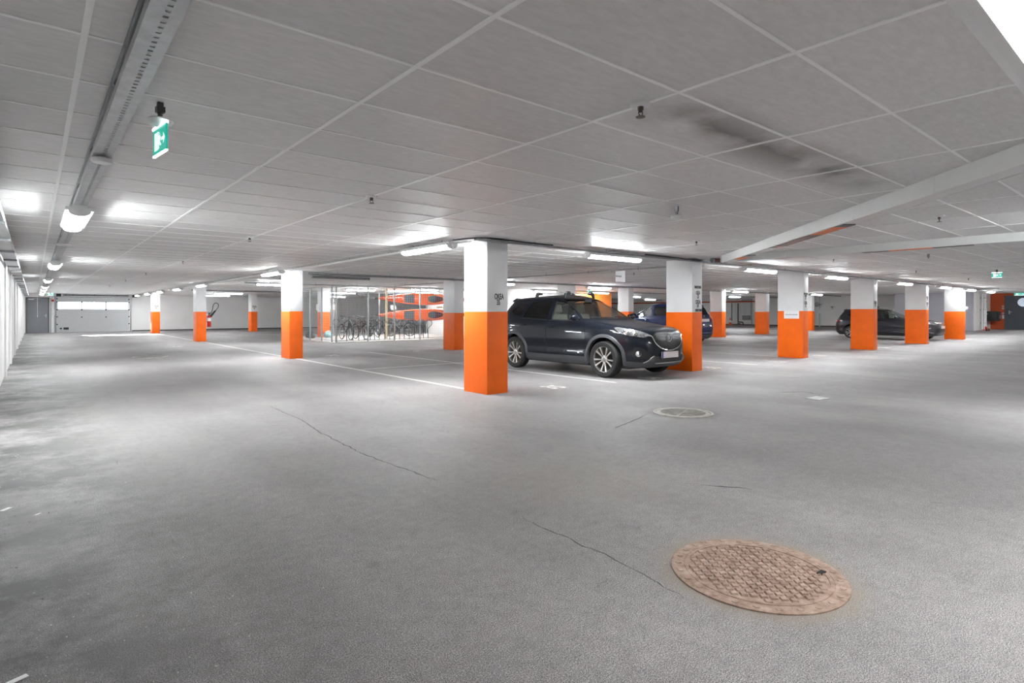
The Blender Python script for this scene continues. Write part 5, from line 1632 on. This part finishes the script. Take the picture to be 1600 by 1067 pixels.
# litter
random.seed(21)
LIT = [(-0.045, 2.66, 0.03, 'white paper scrap at the very bottom left'), (-0.14, 5.0, 0.035, 'larger white scrap by the left wall'), (0.02, 4.75, 0.02, 'small white scrap beside the larger one by the left wall'), (-0.18, 4.5, 0.016, 'tiny white scrap closest to the left wall')]
for x, y, s_, l in LIT:
    b = MB(); b.box(-s_, s_, -s_ * 0.4, s_ * 0.4, 0.001, 0.003)
    tag(b.build('paper_scrap', M_PAPER, None, (x, y, 0), random.uniform(0.2, 1.2)), l, 'litter', 'paper scraps')
b = MB()
for k in range(1500):                       # loose grit swept to the wall and strewn about
    x = random.choice((random.expovariate(2.2) - 0.35, random.uniform(0, 5.5), random.uniform(0, 5.5))); y = 1.0 + 8 * random.random() ** 1.6
    s_ = random.uniform(0.001, 0.0032)
    if math.hypot(x - 2.75, y - 1.42) < 0.43: continue
    b.box(x - s_, x + s_, y - s_, y + s_, 0, s_ * 1.2, Matrix.Translation((x, y, 0)) @ Matrix.Rotation(random.random() * 3, 4, 'Z') @ Matrix.Translation((-x, -y, 0)))
tag(b.build('loose_grit', mat('pale_grit', (0.42, 0.40, 0.37), 0.8, var=0.5, scale=50), smooth_angle=0), 'pale loose grit scattered over the near asphalt', 'grit', None, 'stuff')

# ---------------------------------------------------------------- bike cage
cg = thing('bike_cage', 'wire mesh cage around the bicycle stands and kayaks', 'cage', (9.55, 22.8, 0.0))
HC = 2.36
posts = [(0, 0)] + [(x - 9.55, 0) for x in (10.96, 12.2, 13.5, 14.8, 16.1, 17.6)] + [(0, y - 22.8) for y in (23.25, 24.35, 25.7, 27.4, 29.0)] + [(x - 9.55, 6.2) for x in (12.0, 14.6, 17.6)]
M_POST = mat('grey_cage_steel', (0.42, 0.44, 0.45), 0.4, 0.6, var=0.05)
for x, y in posts:
    b = MB(); b.box(x - 0.028, x + 0.028, y - 0.028, y + 0.028, 0.0, HC, bevel=0.004); b.box(x - 0.055, x + 0.055, y - 0.055, y + 0.055, 0.0, 0.008)
    b.build('post', M_POST, cg)
def mesh_panel(p0, p1, z0=0.10, z1=2.30, sp_=0.10, r=0.002):
    b = MB(); p0, p1 = Vector(p0), Vector(p1); d = p1 - p0; L_ = d.length; u = d.normalized()
    M = Matrix(((u.x, -u.y, 0, p0.x), (u.y, u.x, 0, p0.y), (0, 0, 1, 0), (0, 0, 0, 1)))
    n = int(L_ / sp_)
    for k in range(1, n): b.box(k * L_ / n - r, k * L_ / n + r, -r, r, z0, z1, M)
    nz = int((z1 - z0) / sp_)
    for k in range(nz + 1): b.box(0, L_, -r, r, z0 + k * (z1 - z0) / nz - r, z0 + k * (z1 - z0) / nz + r, M)
    b.box(0, L_, -0.008, 0.008, z1 - 0.008, z1 + 0.008, M); b.box(0, L_, -0.008, 0.008, z0 - 0.008, z0 + 0.008, M)
    b.build('mesh_panel', M_POST, cg, smooth_angle=0)
xs_ = [0, 1.41, 2.65, 3.95, 5.25, 6.55, 8.05]
for a, c in zip(xs_, xs_[1:]): mesh_panel((a, 0), (c, 0))
ys_ = [0, 0.45, 1.55, 2.9, 4.6, 6.2]
for a, c in zip(ys_, ys_[1:]): mesh_panel((0, a), (0, c))
for a, c in zip([0, 2.45, 5.05], [2.45, 5.05, 8.05]): mesh_panel((a, 6.2), (c, 6.2))
b = MB(); b.box(-0.03, 8.1, -0.02, 0.02, 2.33, HC); b.box(-0.02, 0.02, 0, 6.2, 2.33, HC); b.box(0, 8.1, 6.18, 6.22, 2.33, HC)
b.build('top_rail', M_POST, cg)
b = MB(); b.box(0.03, 0.05, 1.9, 2.25, 1.35, 1.62); b.build('white_sign', M_PAPER, cg)
# pale slab inside
b = MB(); b.box(9.45, 17.7, 22.7, 29.1, 0.0, 0.03)
struct(b.build('trim_2', mat('pale_concrete_slab', (0.55, 0.53, 0.50), 0.7, var=0.08)))
b = MB(); b.box(-0.045, 0.045, -0.03, 0.03, 0.03, 2.38)
tag(b.build('timber_post', mat('raw_timber', (0.52, 0.40, 0.27), 0.7, var=0.15, scale=12), None, (12.75, 24.6, 0)), 'pale timber post holding the kayaks in the bike cage', 'post')
for x, l in ((11.9, 'white poster on the back mesh above the bicycles'), (15.4, 'white poster on the back mesh behind the lower kayak tip')):
    b = MB(); b.box(-0.17, 0.17, -0.004, 0.004, -0.13, 0.13)
    tag(b.build('poster', M_PAPER, None, (x, 28.9, 1.52)), l, 'poster')

def kayak(label, z, x0=12.55, y=25.1, L_=5.3):
    t = thing('kayak', label, 'kayak', (x0 + L_ / 2, y, z), 0, 'orange kayaks')
    M_KO = mat('orange_kayak_hull', (0.80, 0.13, 0.035), 0.22, var=0.06, scale=3, coat=0.6)
    def sec(u):   # u -1..1: half-width (z), depth (y), centreline sheer
        w = 0.29 * (1 - abs(u) ** 1.75) ** 0.9 + 0.012
        dpt = 0.16 * (1 - abs(u) ** 3) + 0.03
        return w, dpt, 0.10 * abs(u) ** 3
    b = MB(); rings = []; n = 44; m_ = 20
    for i in range(n + 1):
        u = -1 + 2 * i / n; w, dpt, _ = sec(u); ring = []
        for k in range(m_):
            a = 2 * PI * k / m_; cx = math.cos(a); sy = math.sin(a)
            yy = -dpt * 0.45 * max(0, -sy) ** 0.7 if sy < 0 else dpt * sy
            ring.append(b.bm.verts.new((u * L_ / 2, yy, cx * w)))
        rings.append(ring)
    for i in range(n):
        for k in range(m_): b._f([rings[i][k], rings[i][(k + 1) % m_], rings[i + 1][(k + 1) % m_], rings[i + 1][k]], True)
    b._f(rings[0]); b._f(rings[-1])
    b.build('hull', M_KO, t, smooth_angle=60)
    def deck_y(u): return -sec(u)[1] * 0.45 - 0.004
    def deck_patch(name, m, u0, u1, fw, dy, parent=t, power=None):
        b = MB(); k_ = 14; A = []; B = []
        for i in range(k_ + 1):
            u = u0 + (u1 - u0) * i / k_
            s2 = fw(i / k_)
            A.append(b.bm.verts.new((u * L_ / 2, deck_y(u) - dy, s2))); B.append(b.bm.verts.new((u * L_ / 2, deck_y(u) - dy, -s2)))
        F = [b._f([A[i], A[i + 1], B[i + 1], B[i]]) for i in range(k_)]
        bmesh.ops.extrude_face_region(b.bm, geom=[f for f in F if f])
        for v in A + B: v.co.y += 0.06
        return b.build(name, m, parent)
    M_HATCH = mat('dark_grey_hatch', (0.10, 0.11, 0.12), 0.5)
    deck_patch('hatch_cover', M_HATCH, -0.48, -0.27, lambda q: 0.185 + 0.03 * q, 0.012)
    deck_patch('hatch_cover', M_HATCH, 0.50, 0.66, lambda q: 0.16 - 0.03 * q, 0.012)
    el = lambda q: max(0.004, 0.20 * math.sqrt(max(0, 1 - (2 * q - 1) ** 2)) ** 0.8 * (1.1 - 0.45 * q))
    deck_patch('cockpit_well', mat('dark_red_cockpit', (0.10, 0.02, 0.03), 0.6), 0.02, 0.37, el, 0.018)
    deck_patch('seat', M_HATCH, 0.04, 0.19, lambda q: 0.06 + 0.11 * math.sin(PI * min(1, q * 0.9 + 0.1)) ** 0.5, 0.026)
    b = MB(); lp = []
    for i in range(15): lp.append(((0.01 + 0.37 * i / 14), el(i / 14) + 0.012))
    for i in range(13, 0, -1): lp.append(((0.01 + 0.37 * i / 14), -el(i / 14) - 0.012))
    b.tube([(u * L_ / 2, deck_y(u) - 0.025, z_) for u, z_ in lp], 0.014, 6, True)
    b.build('cockpit_rim', mat('bright_orange_rim', (0.9, 0.22, 0.06), 0.3), t)
    b = MB(); b.box(-L_ / 2 - 0.16, -L_ / 2 + 0.03, -0.02, 0.02, -0.045, 0.03); b.build('rudder', M_BLACK, t)
    b = MB(); b.tube([(-L_ * 0.49, deck_y(-0.97) - 0.01, 0), (-L_ * 0.38, deck_y(-0.76) - 0.02, 0.06), (-L_ * 0.26, deck_y(-0.52) - 0.015, 0.13)], 0.006, 5); b.tube([(-L_ * 0.49, deck_y(-0.97) - 0.01, 0), (-L_ * 0.38, deck_y(-0.76) - 0.02, -0.04), (-L_ * 0.26, deck_y(-0.52) - 0.015, -0.13)], 0.006, 5)
    b.build('deck_line', M_BLACK, t)
    return t
kayak('upper orange kayak slung on its side in the bike cage', 1.93)
kayak('lower orange kayak slung on its side in the bike cage', 1.13)
b = MB(); b.box(-0.16, 0.16, -0.03, 0.03, 0, 0.09); tag(b.build('timber_block', mat('raw_timber', (0.52, 0.40, 0.27)), None, (15.95, 25.0, 1.475)), 'small timber block between the two kayaks', 'timber block')

# hoop stands
M_STAND = mat('black_powder_coat', (0.03, 0.032, 0.035), 0.4, 0.2)
st = thing('bike_stand', 'x', 'bike stand', (0, 0, 0.03), 0, 'bent tube bicycle stands')
def stand_path(s):
    return smooth_path([(0, 0, 0), (0, 0, 0.40), (-0.05 * s, 0, 0.50), (-0.17 * s, 0, 0.62), (-0.20 * s, 0, 0.74), (-0.14 * s, 0, 0.85), (-0.02 * s, 0, 0.88), (0.07 * s, 0, 0.82), (0.10 * s, 0.0, 0.74)], 4)
b = MB(); b.tube(stand_path(1), 0.017, 8); b.build('bent_tube', M_STAND, st)
b = MB(); b.lathe([(0.045, 0), (0.045, 0.008), (0.02, 0.01)], 14, cap=False); b.build('foot_plate', M_STAND, st)
sx_ = [10.42, 10.75, 10.98, 11.28, 11.52, 11.78, 11.95, 12.28, 12.48, 12.80, 12.98, 13.28, 13.48, 13.82, 14.02, 14.30, 14.50]
pos = [(x, 23.75) for x in sx_] + [(x, 28.2) for x in (11.9, 12.5, 13.1, 13.7, 14.2, 14.7, 15.2, 15.7, 16.2, 16.7, 17.1)]
lab_f = 'black bent tube stand in the front row of the bike cage'
lab_b = 'black bent tube stand in the back row of the bike cage'
ORD = 'first second third fourth fifth sixth seventh eighth ninth tenth eleventh twelfth thirteenth fourteenth fifteenth sixteenth seventeenth'.split()
for i, (x, y) in enumerate(pos):
    l = 'black bent tube stand in the cage, %s from the left in the %s row' % ((ORD[i], 'front') if y < 25 else (ORD[i - len(sx_)], 'back'))
    y += 0.1 * (i % 2)
    rz = (0 if i % 2 else PI) + random.uniform(-0.25, 0.25)
    if i == 0: st.location = (x, y, 0.03); st.rotation_euler = (0, 0, rz); st['label'] = l; st['group'] = 'front row bicycle stands'
    else: dup(st, (x, y, 0.03), rz, l, 'front row bicycle stands' if y < 25 else 'back row bicycle stands')

def bicycle(label, loc, rz, frame_m):
    """long axis along local X, front wheel at +X"""
    t = thing('bicycle', label, 'bicycle', loc, rz)
    r = 0.34; xf, xr = 0.52, -0.53
    for x in (xf, xr):
        b = MB(); Mw = Matrix.Translation((x, 0, r)) @ Matrix.Rotation(R(90), 4, 'X')
        b.tube([Mw @ Vector(((r - 0.03) * math.cos(2 * PI * k / 32), (r - 0.03) * math.sin(2 * PI * k / 32), 0)) for k in range(32)], 0.010, 6, True)
        for k in range(14):
            a = 2 * PI * k / 14; b.cyl(Mw @ Vector((0, 0, 0.02 * (1 if k % 2 else -1))), Mw @ Vector(((r - 0.03) * math.cos(a), (r - 0.03) * math.sin(a), 0)), 0.0018, seg=4, cap=False)
        b.cyl(Mw @ Vector((0, 0, -0.04)), Mw @ Vector((0, 0, 0.04)), 0.02, seg=10)
        w = b.build('wheel', M_GALV, t)
        b = MB(); b.tube([Mw @ Vector(((r - 0.012) * math.cos(2 * PI * k / 36), (r - 0.012) * math.sin(2 * PI * k / 36), 0)) for k in range(36)], 0.022, 8, True)
        b.build('tyre', M_RUBBER, w)
        b = MB(); b.tube([Mw @ Vector(((r + 0.02) * math.cos(a), (r + 0.02) * math.sin(a), 0)) for a in [R(20) + R(120) * k / 12 for k in range(13)]], 0.018, 6)
        b.build('mudguard', M_BLACK, t)
    bb = (-0.10, 0, 0.30); sh = (-0.27, 0, 0.80); hh = (0.33, 0, 0.88); hl = (0.36, 0, 0.74)
    b = MB()
    for a, c, rr in ((bb, sh, 0.017), (bb, hl, 0.022), ((-0.24, 0, 0.70), hh, 0.018), (hh, hl, 0.02)): b.cyl(a, c, rr, seg=10)
    for s in (-1, 1):
        b.cyl((bb[0], s * 0.03, bb[2]), (xr, s * 0.06, r), 0.009, seg=8); b.cyl((-0.25, s * 0.02, 0.74), (xr, s * 0.06, r), 0.008, seg=8)
    b.build('frame', frame_m, t)
    b = MB()
    for s in (-1, 1): b.cyl((hl[0] + 0.01, s * 0.05, hl[2] - 0.02), (xf, s * 0.05, r), 0.012, seg=8)
    b.box(0.34, 0.40, -0.06, 0.06, 0.70, 0.74)
    b.build('fork', frame_m, t)
    b = MB(); b.cyl(hh, (0.30, 0, 1.02), 0.014); b.tube(smooth_path([(0.22, -0.31, 1.06), (0.30, -0.20, 1.05), (0.33, -0.05, 1.02), (0.33, 0.05, 1.02), (0.30, 0.20, 1.05), (0.22, 0.31, 1.06)]), 0.012, 8)
    b.cyl((0.22, -0.31, 1.06), (0.14, -0.33, 1.06), 0.017); b.cyl((0.22, 0.31, 1.06), (0.14, 0.33, 1.06), 0.017)
    b.build('handlebar', M_BLACK, t)
    b = MB(); b.cyl(sh, (-0.30, 0, 0.93), 0.014); b.build('seat_post', M_GALV, t)
    b = MB(); b.sphere((-0.38, 0, 0.96), 0.10, 14, 8, (1.0, 0.95, 0.38)); b.sphere((-0.24, 0, 0.955), 0.10, 12, 8, (1.0, 0.32, 0.3)); b.build('saddle', M_BLACK, t)
    b = MB(); Mc = Matrix.Translation((bb[0], -0.045, bb[2])) @ Matrix.Rotation(R(90), 4, 'X'); b.lathe([(0.09, 0), (0.09, 0.006), (0.05, 0.006), (0.05, 0.0)], 24, Mc, cap=False)
    b.cyl((bb[0], -0.06, bb[2]), (bb[0] + 0.10, -0.07, bb[2] - 0.13), 0.009); b.cyl((bb[0], 0.06, bb[2]), (bb[0] - 0.10, 0.07, bb[2] + 0.13), 0.009); b.cyl((bb[0], -0.06, bb[2]), (bb[0], 0.06, bb[2]), 0.02)
    b.build('crank', M_DGALV, t)
    b = MB(); b.box(bb[0] + 0.06, bb[0] + 0.15, -0.13, -0.06, bb[2] - 0.145, bb[2] - 0.125); b.box(bb[0] - 0.15, bb[0] - 0.06, 0.06, 0.13, bb[2] + 0.125, bb[2] + 0.145); b.build('pedal', M_BLACK, t)
    b = MB(); b.sphere((0.45, 0, 0.80), 0.04, 10, 8); b.build('front_lamp', M_CHROME, t)
    return t
M_BF1 = mat('black_bike_frame', (0.03, 0.03, 0.035), 0.3, coat=0.5)
M_BF2 = mat('dark_red_bike_frame', (0.12, 0.02, 0.02), 0.3, coat=0.5)
bicycle('black bicycle in the cage, leftmost of the two close together', (10.88, 24.85, 0.03), R(-92), M_BF1)
bicycle('dark bicycle with a red frame in the cage, right of the black one', (11.58, 24.85, 0.03), R(-88), M_BF2)
bicycle('dark bicycle half hidden below the lower kayak tip', (13.05, 26.5, 0.03), R(-95), M_BF1)
bicycle('grey bicycle standing sideways left of the timber post', (14.55, 26.6, 0.03), R(165), M_DGALV)

def bag(name, label, cat, loc, m1, m2, seed):
    t = thing(name, label, cat, loc)
    rnd = random.Random(seed)
    b = MB(); b.sphere((0, 0, 0.16), 0.2, 16, 10, (1.0, 0.8, 0.8)); b.sphere((0.16, 0.0, 0.12), 0.13, 14, 9, (1.1, 0.8, 0.9))
    for v in b.bm.verts: v.co += Vector((rnd.uniform(-1, 1), rnd.uniform(-1, 1), rnd.uniform(-1, 1) * 0.5)) * 0.012; v.co.z = max(0, v.co.z)
    b.build('bag_body', m1, t)
    b = MB(); b.tube(smooth_path([(-0.12, -0.1, 0.22), (-0.08, -0.17, 0.33), (0.06, -0.17, 0.33), (0.1, -0.12, 0.2)]), 0.012, 6); b.build('strap', m2, t)
    return t
bag('sports_bag', 'dark grey sports bag on the slab inside the cage', 'bag', (10.0, 27.0, 0.03), mat('dark_grey_nylon', (0.10, 0.10, 0.105), 0.7, var=0.5, scale=20), M_BLACK, 4)
bag('sports_bag', 'pale turquoise bag on the slab at the foot of the caged column', 'bag', (10.95, 27.2, 0.03), mat('turquoise_nylon', (0.35, 0.55, 0.58), 0.6, var=0.3, scale=14), M_PAPER, 5)
b = MB(); b.cyl((0, 0, 0), (0, 0, 0.72), 0.03, seg=12); b.box(-0.20, 0.20, -0.06, 0.06, 0.72, 0.75)
tag(b.build('work_stand', M_DGALV, None, (8.7, 26.0, 0)), 'grey T-shaped stand left of the bike cage', 'stand')

# ---------------------------------------------------------------- wall and column fittings
fx = thing('fire_extinguisher', 'red fire extinguisher with a looped black hose on the column side', 'fire extinguisher', (5.92, 27.95, 0.62))
b = MB(); b.lathe([(0.02, 0), (0.075, 0.005), (0.08, 0.03), (0.08, 0.42), (0.065, 0.48), (0.03, 0.51), (0.02, 0.53)], 24, cap=True); b.build('cylinder', M_RED, fx)
b = MB(); b.lathe([(0.0815, 0.26), (0.0815, 0.40)], 24, cap=False); b.build('label_band', M_PAPER, fx)
b = MB(); b.cyl((0, 0, 0.53), (0, 0, 0.60), 0.022); b.box(-0.09, 0.05, -0.012, 0.012, 0.60, 0.615); b.box(-0.08, 0.05, -0.012, 0.012, 0.635, 0.65)
b.tube(smooth_path([(0, -0.01, 0.58), (0.06, -0.02, 0.60), (0.12, -0.03, 0.72), (0.16, -0.03, 0.95), (0.26, -0.03, 1.06), (0.36, -0.03, 1.0), (0.35, -0.03, 0.86), (0.24, -0.03, 0.70)]), 0.014, 8)
b.cyl((0.25, -0.03, 0.72), (0.05, -0.03, 0.46), 0.03, 0.055, seg=16)
b.build('hose_and_horn', M_BLACK, fx)
b = MB(); b.box(-0.14, -0.08, -0.03, 0.03, 0.2, 0.5); b.build('wall_bracket', M_DGALV, fx)

b = MB(); b.tube([(0, 0, 0), (0.004, 0, -0.35), (0, 0, -0.75), (0.003, 0, -1.25)], 0.006, 6); b.cyl((0.003, 0, -1.25), (0.003, 0, -1.35), 0.013, 0.009); b.cyl((0, 0, 0), (0, 0, 0.079), 0.006, seg=6); b.box(-0.03, 0.03, -0.03, 0.03, 0.05, 0.0795)
tag(b.build('pull_cord', M_WPLAST, None, (0.15, 40.0, 2.35)), 'white pull cord hanging before the steel door', 'cord')
b = MB(); b.lathe([(0.07, 0), (0.07, 0.05), (0.03, 0.07), (0.001, 0.07)], 20, Matrix.Rotation(R(90), 4, 'X'), cap=False)
tag(b.build('alarm_sounder', M_RED, None, (0.90, YN, 1.98)), 'red round alarm between the steel door and the garage door', 'alarm')
cbx = thing('control_box', 'grey control box with a switch beside the garage door', 'control box', (0.93, YN - 0.08, 1.05))
b = MB(); b.box(-0.07, 0.07, -0.06, 0.08, 0, 0.34, bevel=0.01); b.build('casing', M_WPLAST, cbx)
b = MB(); b.cyl((0.0, -0.06, 0.08), (0, -0.08, 0.08), 0.02); b.build('button', mat('yellow_button', (0.8, 0.55, 0.05), 0.4), cbx)
b = MB(); b.box(0, 0.05, -0.03, 0, 0, 2.3); tag(b.build('door_post', M_DGALV, None, (0.78, YN, 0)), 'galvanised post between the steel door and the garage door', 'post')

# far right wall: cone, cabinet, duct pipes, fan, downpipe
XF = XE
zf = floor_z(XE)
tc_ = thing('traffic_cone', 'orange traffic cone with a white band at the far right wall', 'traffic cone', (43.4, 24.6, floor_z(43.4)))
b = MB(); b.box(-0.19, 0.19, -0.19, 0.19, 0, 0.03, bevel=0.01); b.lathe([(0.15, 0.03), (0.105, 0.24)], 24, cap=False); b.lathe([(0.070, 0.42), (0.03, 0.62), (0.02, 0.62)], 24, cap=False); b.build('cone_body', mat('cone_orange', (0.85, 0.13, 0.02), 0.5), tc_)
b = MB(); b.lathe([(0.105, 0.24), (0.070, 0.42)], 24, cap=False); b.build('white_band', M_PAPER, tc_)
b = MB(); b.cyl((0, 0, 0), (0, 0, 1.45), 0.035)
tag(b.build('riser_pipe', mat('dark_pipe', (0.08, 0.08, 0.085), 0.5), None, (43.9, 24.75, zf + 0.35)), 'dark riser pipe standing above the traffic cone', 'pipe')
pp = thing('drain_pipe', 'black pipe with a double bend at the floor beside the traffic cone', 'pipe', (43.9, 24.2, zf))
b = MB(); b.tube(smooth_path([(0, 0, 1.78), (0, 0, 0.35), (0, -0.08, 0.26), (0, -0.35, 0.24), (0, -0.42, 0.16), (0, -0.42, 0.0)]), 0.05, 10); b.build('pipe', mat('dark_pipe', (0.08, 0.08, 0.085)), pp)
b = MB(); b.tube(smooth_path([(-0.02, 0.05, 0.14), (-0.02, -0.1, 0.13), (-0.02, -0.2, 0.1), (-0.02, -0.22, 0.0)]), 0.04, 10); b.build('branch', mat('dark_pipe', (0.08, 0.08, 0.085)), pp)
ec = thing('electrical_cabinet', 'pale grey electrical cabinet with a meter box at the far right wall', 'cabinet', (44.15, 23.6, zf))
b = MB(); b.box(-0.12, 0.14, -0.35, 0.35, 0.85, 2.1, bevel=0.01); b.build('cabinet_body', mat('pale_grey_cabinet', (0.58, 0.59, 0.60), 0.45), ec)
b = MB(); b.box(-0.14, 0.14, -0.28, 0.32, 0.42, 0.80, bevel=0.01); b.build('meter_box', M_DGALV, ec)
b = MB(); b.cyl((-0.05, -0.45, 0), (-0.05, -0.45, 2.1), 0.03); b.build('conduit', M_DGALV, ec)
fn = thing('wall_fan', 'grey wall fan on a bracket above a pole at the far right wall', 'fan', (44.1, 18.0, zf))
b = MB(); Mf = Matrix.Translation((-0.12, 0.12, 1.62)) @ Matrix.Rotation(R(-90), 4, 'Y'); b.lathe([(0.05, -0.1), (0.10, -0.08), (0.17, 0.0), (0.17, 0.03), (0.15, 0.03), (0.12, 0.0), (0.001, 0.0)], 24, Mf, cap=False); b.build('fan_head', M_DGALV, fn)
b = MB(); b.cyl((0, 0, 1.3), (0, 0, 2.2), 0.015); b.box(-0.1, 0.19, -0.02, 0.02, 1.6, 1.64); b.build('bracket', M_DGALV, fn)
b = MB(); b.cyl((0, 0, 0), (0, 0, 0.95), 0.045); b.build('pole', M_GALV, fn)
b = MB(); b.box(-0.02, 0.02, -0.12, 0.12, 0, 0.05); b.box(-0.02, 0.02, -0.04, 0.04, -0.1, 0)
tag(b.build('wall_bracket', M_DGALV, None, (XE - 0.02, 17.2, 1.62)), 'small T-shaped bracket on the far wall beside the fan', 'bracket')

# stair end: risers, hand truck, black box, switches, bell
rp = thing('riser_pipe', 'pair of white riser pipes with a bend at the top near the stair door', 'pipe', (43.4, 8.35, floor_z(43.4)))
b = MB()
b.tube(smooth_path([(0, 0, 0), (0, 0, 1.9), (0, 0, 2.1), (0.12, -0.08, 2.18), (0.5, -0.2, 2.18)]), 0.06, 12)
b.build('pipe', M_WPLAST, rp)
b = MB(); b.cyl((-0.7, 0, 0), (-0.7, 0, 2.15), 0.04); b.build('pipe', M_WPLAST, rp)
b = MB()
for z in (0.4, 1.2, 1.9): b.box(-0.08, 0.08, -0.06, 0.24, z, z + 0.03)
b.build('pipe_clamp', M_DGALV, rp)
ht = thing('hand_truck', 'white hose trolley with a red base leaning by the riser pipes', 'trolley', (41.9, 8.1, floor_z(41.9)))
b = MB()
for s in (0, 0.45): b.tube([(s, 0, 0.08), (s, 0, 1.0), (s + 0.02, 0, 1.25)], 0.018, 8)
for z in (0.35, 0.55, 0.75, 0.98): b.cyl((0, 0, z), (0.45, 0, z), 0.012)
b.cyl((-0.1, 0, 0.98), (1.0, 0.05, 0.98), 0.02)
b.build('ladder_frame', M_WPLAST, ht)
b = MB(); b.box(-0.1, 0.55, -0.10, 0.10, 0.06, 0.10); b.sphere((0.25, 0, 0.16), 0.1, 12, 8); b.build('red_base', M_RED, ht)
b = MB(); b.lathe([(0.07, -0.03), (0.07, 0.03)], 16, Matrix.Translation((0.0, -0.1, 0.07)) @ Matrix.Rotation(R(90), 4, 'X')); b.lathe([(0.07, -0.03), (0.07, 0.03)], 16, Matrix.Translation((0.5, -0.1, 0.07)) @ Matrix.Rotation(R(90), 4, 'X')); b.build('wheel', M_RUBBER, ht)
bb_ = thing('post_box', 'black box on the wall beside the orange-red wall', 'box', (45.3, 8.28, floor_z(45.3) + 0.52))
b = MB(); b.box(-0.5, 0.45, -0.2, 0.3, 0, 0.60, bevel=0.02); b.build('box_body', M_BLACK, bb_)
b = MB(); b.box(-0.48, 0.43, -0.24, -0.2, 0.03, 0.57, bevel=0.01); b.build('lid', mat('black_gloss', (0.02, 0.02, 0.022), 0.25), bb_)
for z, l in ((1.62, 'white switch on the orange-red wall, topmost of three'), (1.48, 'white switch on the orange-red wall, middle of three'), (1.18, 'white switch on the orange-red wall, lowest of three, above the long plate')):
    sw = thing('wall_switch', l, 'switch', (45.985, 7.99, z)); b = MB(); b.box(-0.01, 0.015, -0.045, 0.045, -0.04, 0.045); b.build('plate', M_WPLAST, sw); b = MB(); b.box(-0.018, -0.01, -0.02, 0.02, -0.03, 0.01); b.build('rocker', M_BLACK, sw)
b = MB(); b.box(-0.015, 0.015, -0.05, 0.05, -0.11, 0.11); tag(b.build('wall_plate', M_WPLAST, None, (45.985, 7.98, 0.97)), 'long white plate low on the orange-red wall', 'wall plate')
b = MB(); b.lathe([(0.07, 0), (0.07, 0.05), (0.001, 0.06)], 18, Matrix.Rotation(R(90), 4, 'X'), cap=False); b.box(-0.1, 0.1, -0.005, 0.0, -0.1, 0.1)
tag(b.build('fire_call_point', M_RED, None, (44.8, 8.6, 1.92)), 'red call point on the white wall right of the riser pipes', 'call point')
b = MB(); b.sphere((0, 0, 0), 0.07, 14, 10)
tag(b.build('bulkhead_lamp', mat('lit_small_globe', (1, 1, 1), emit=(1, 1, 1), estr=0.8), None, (41.93, 8.95, 1.52)), 'small lit globe on the wall coloured grey for shade', 'lamp')
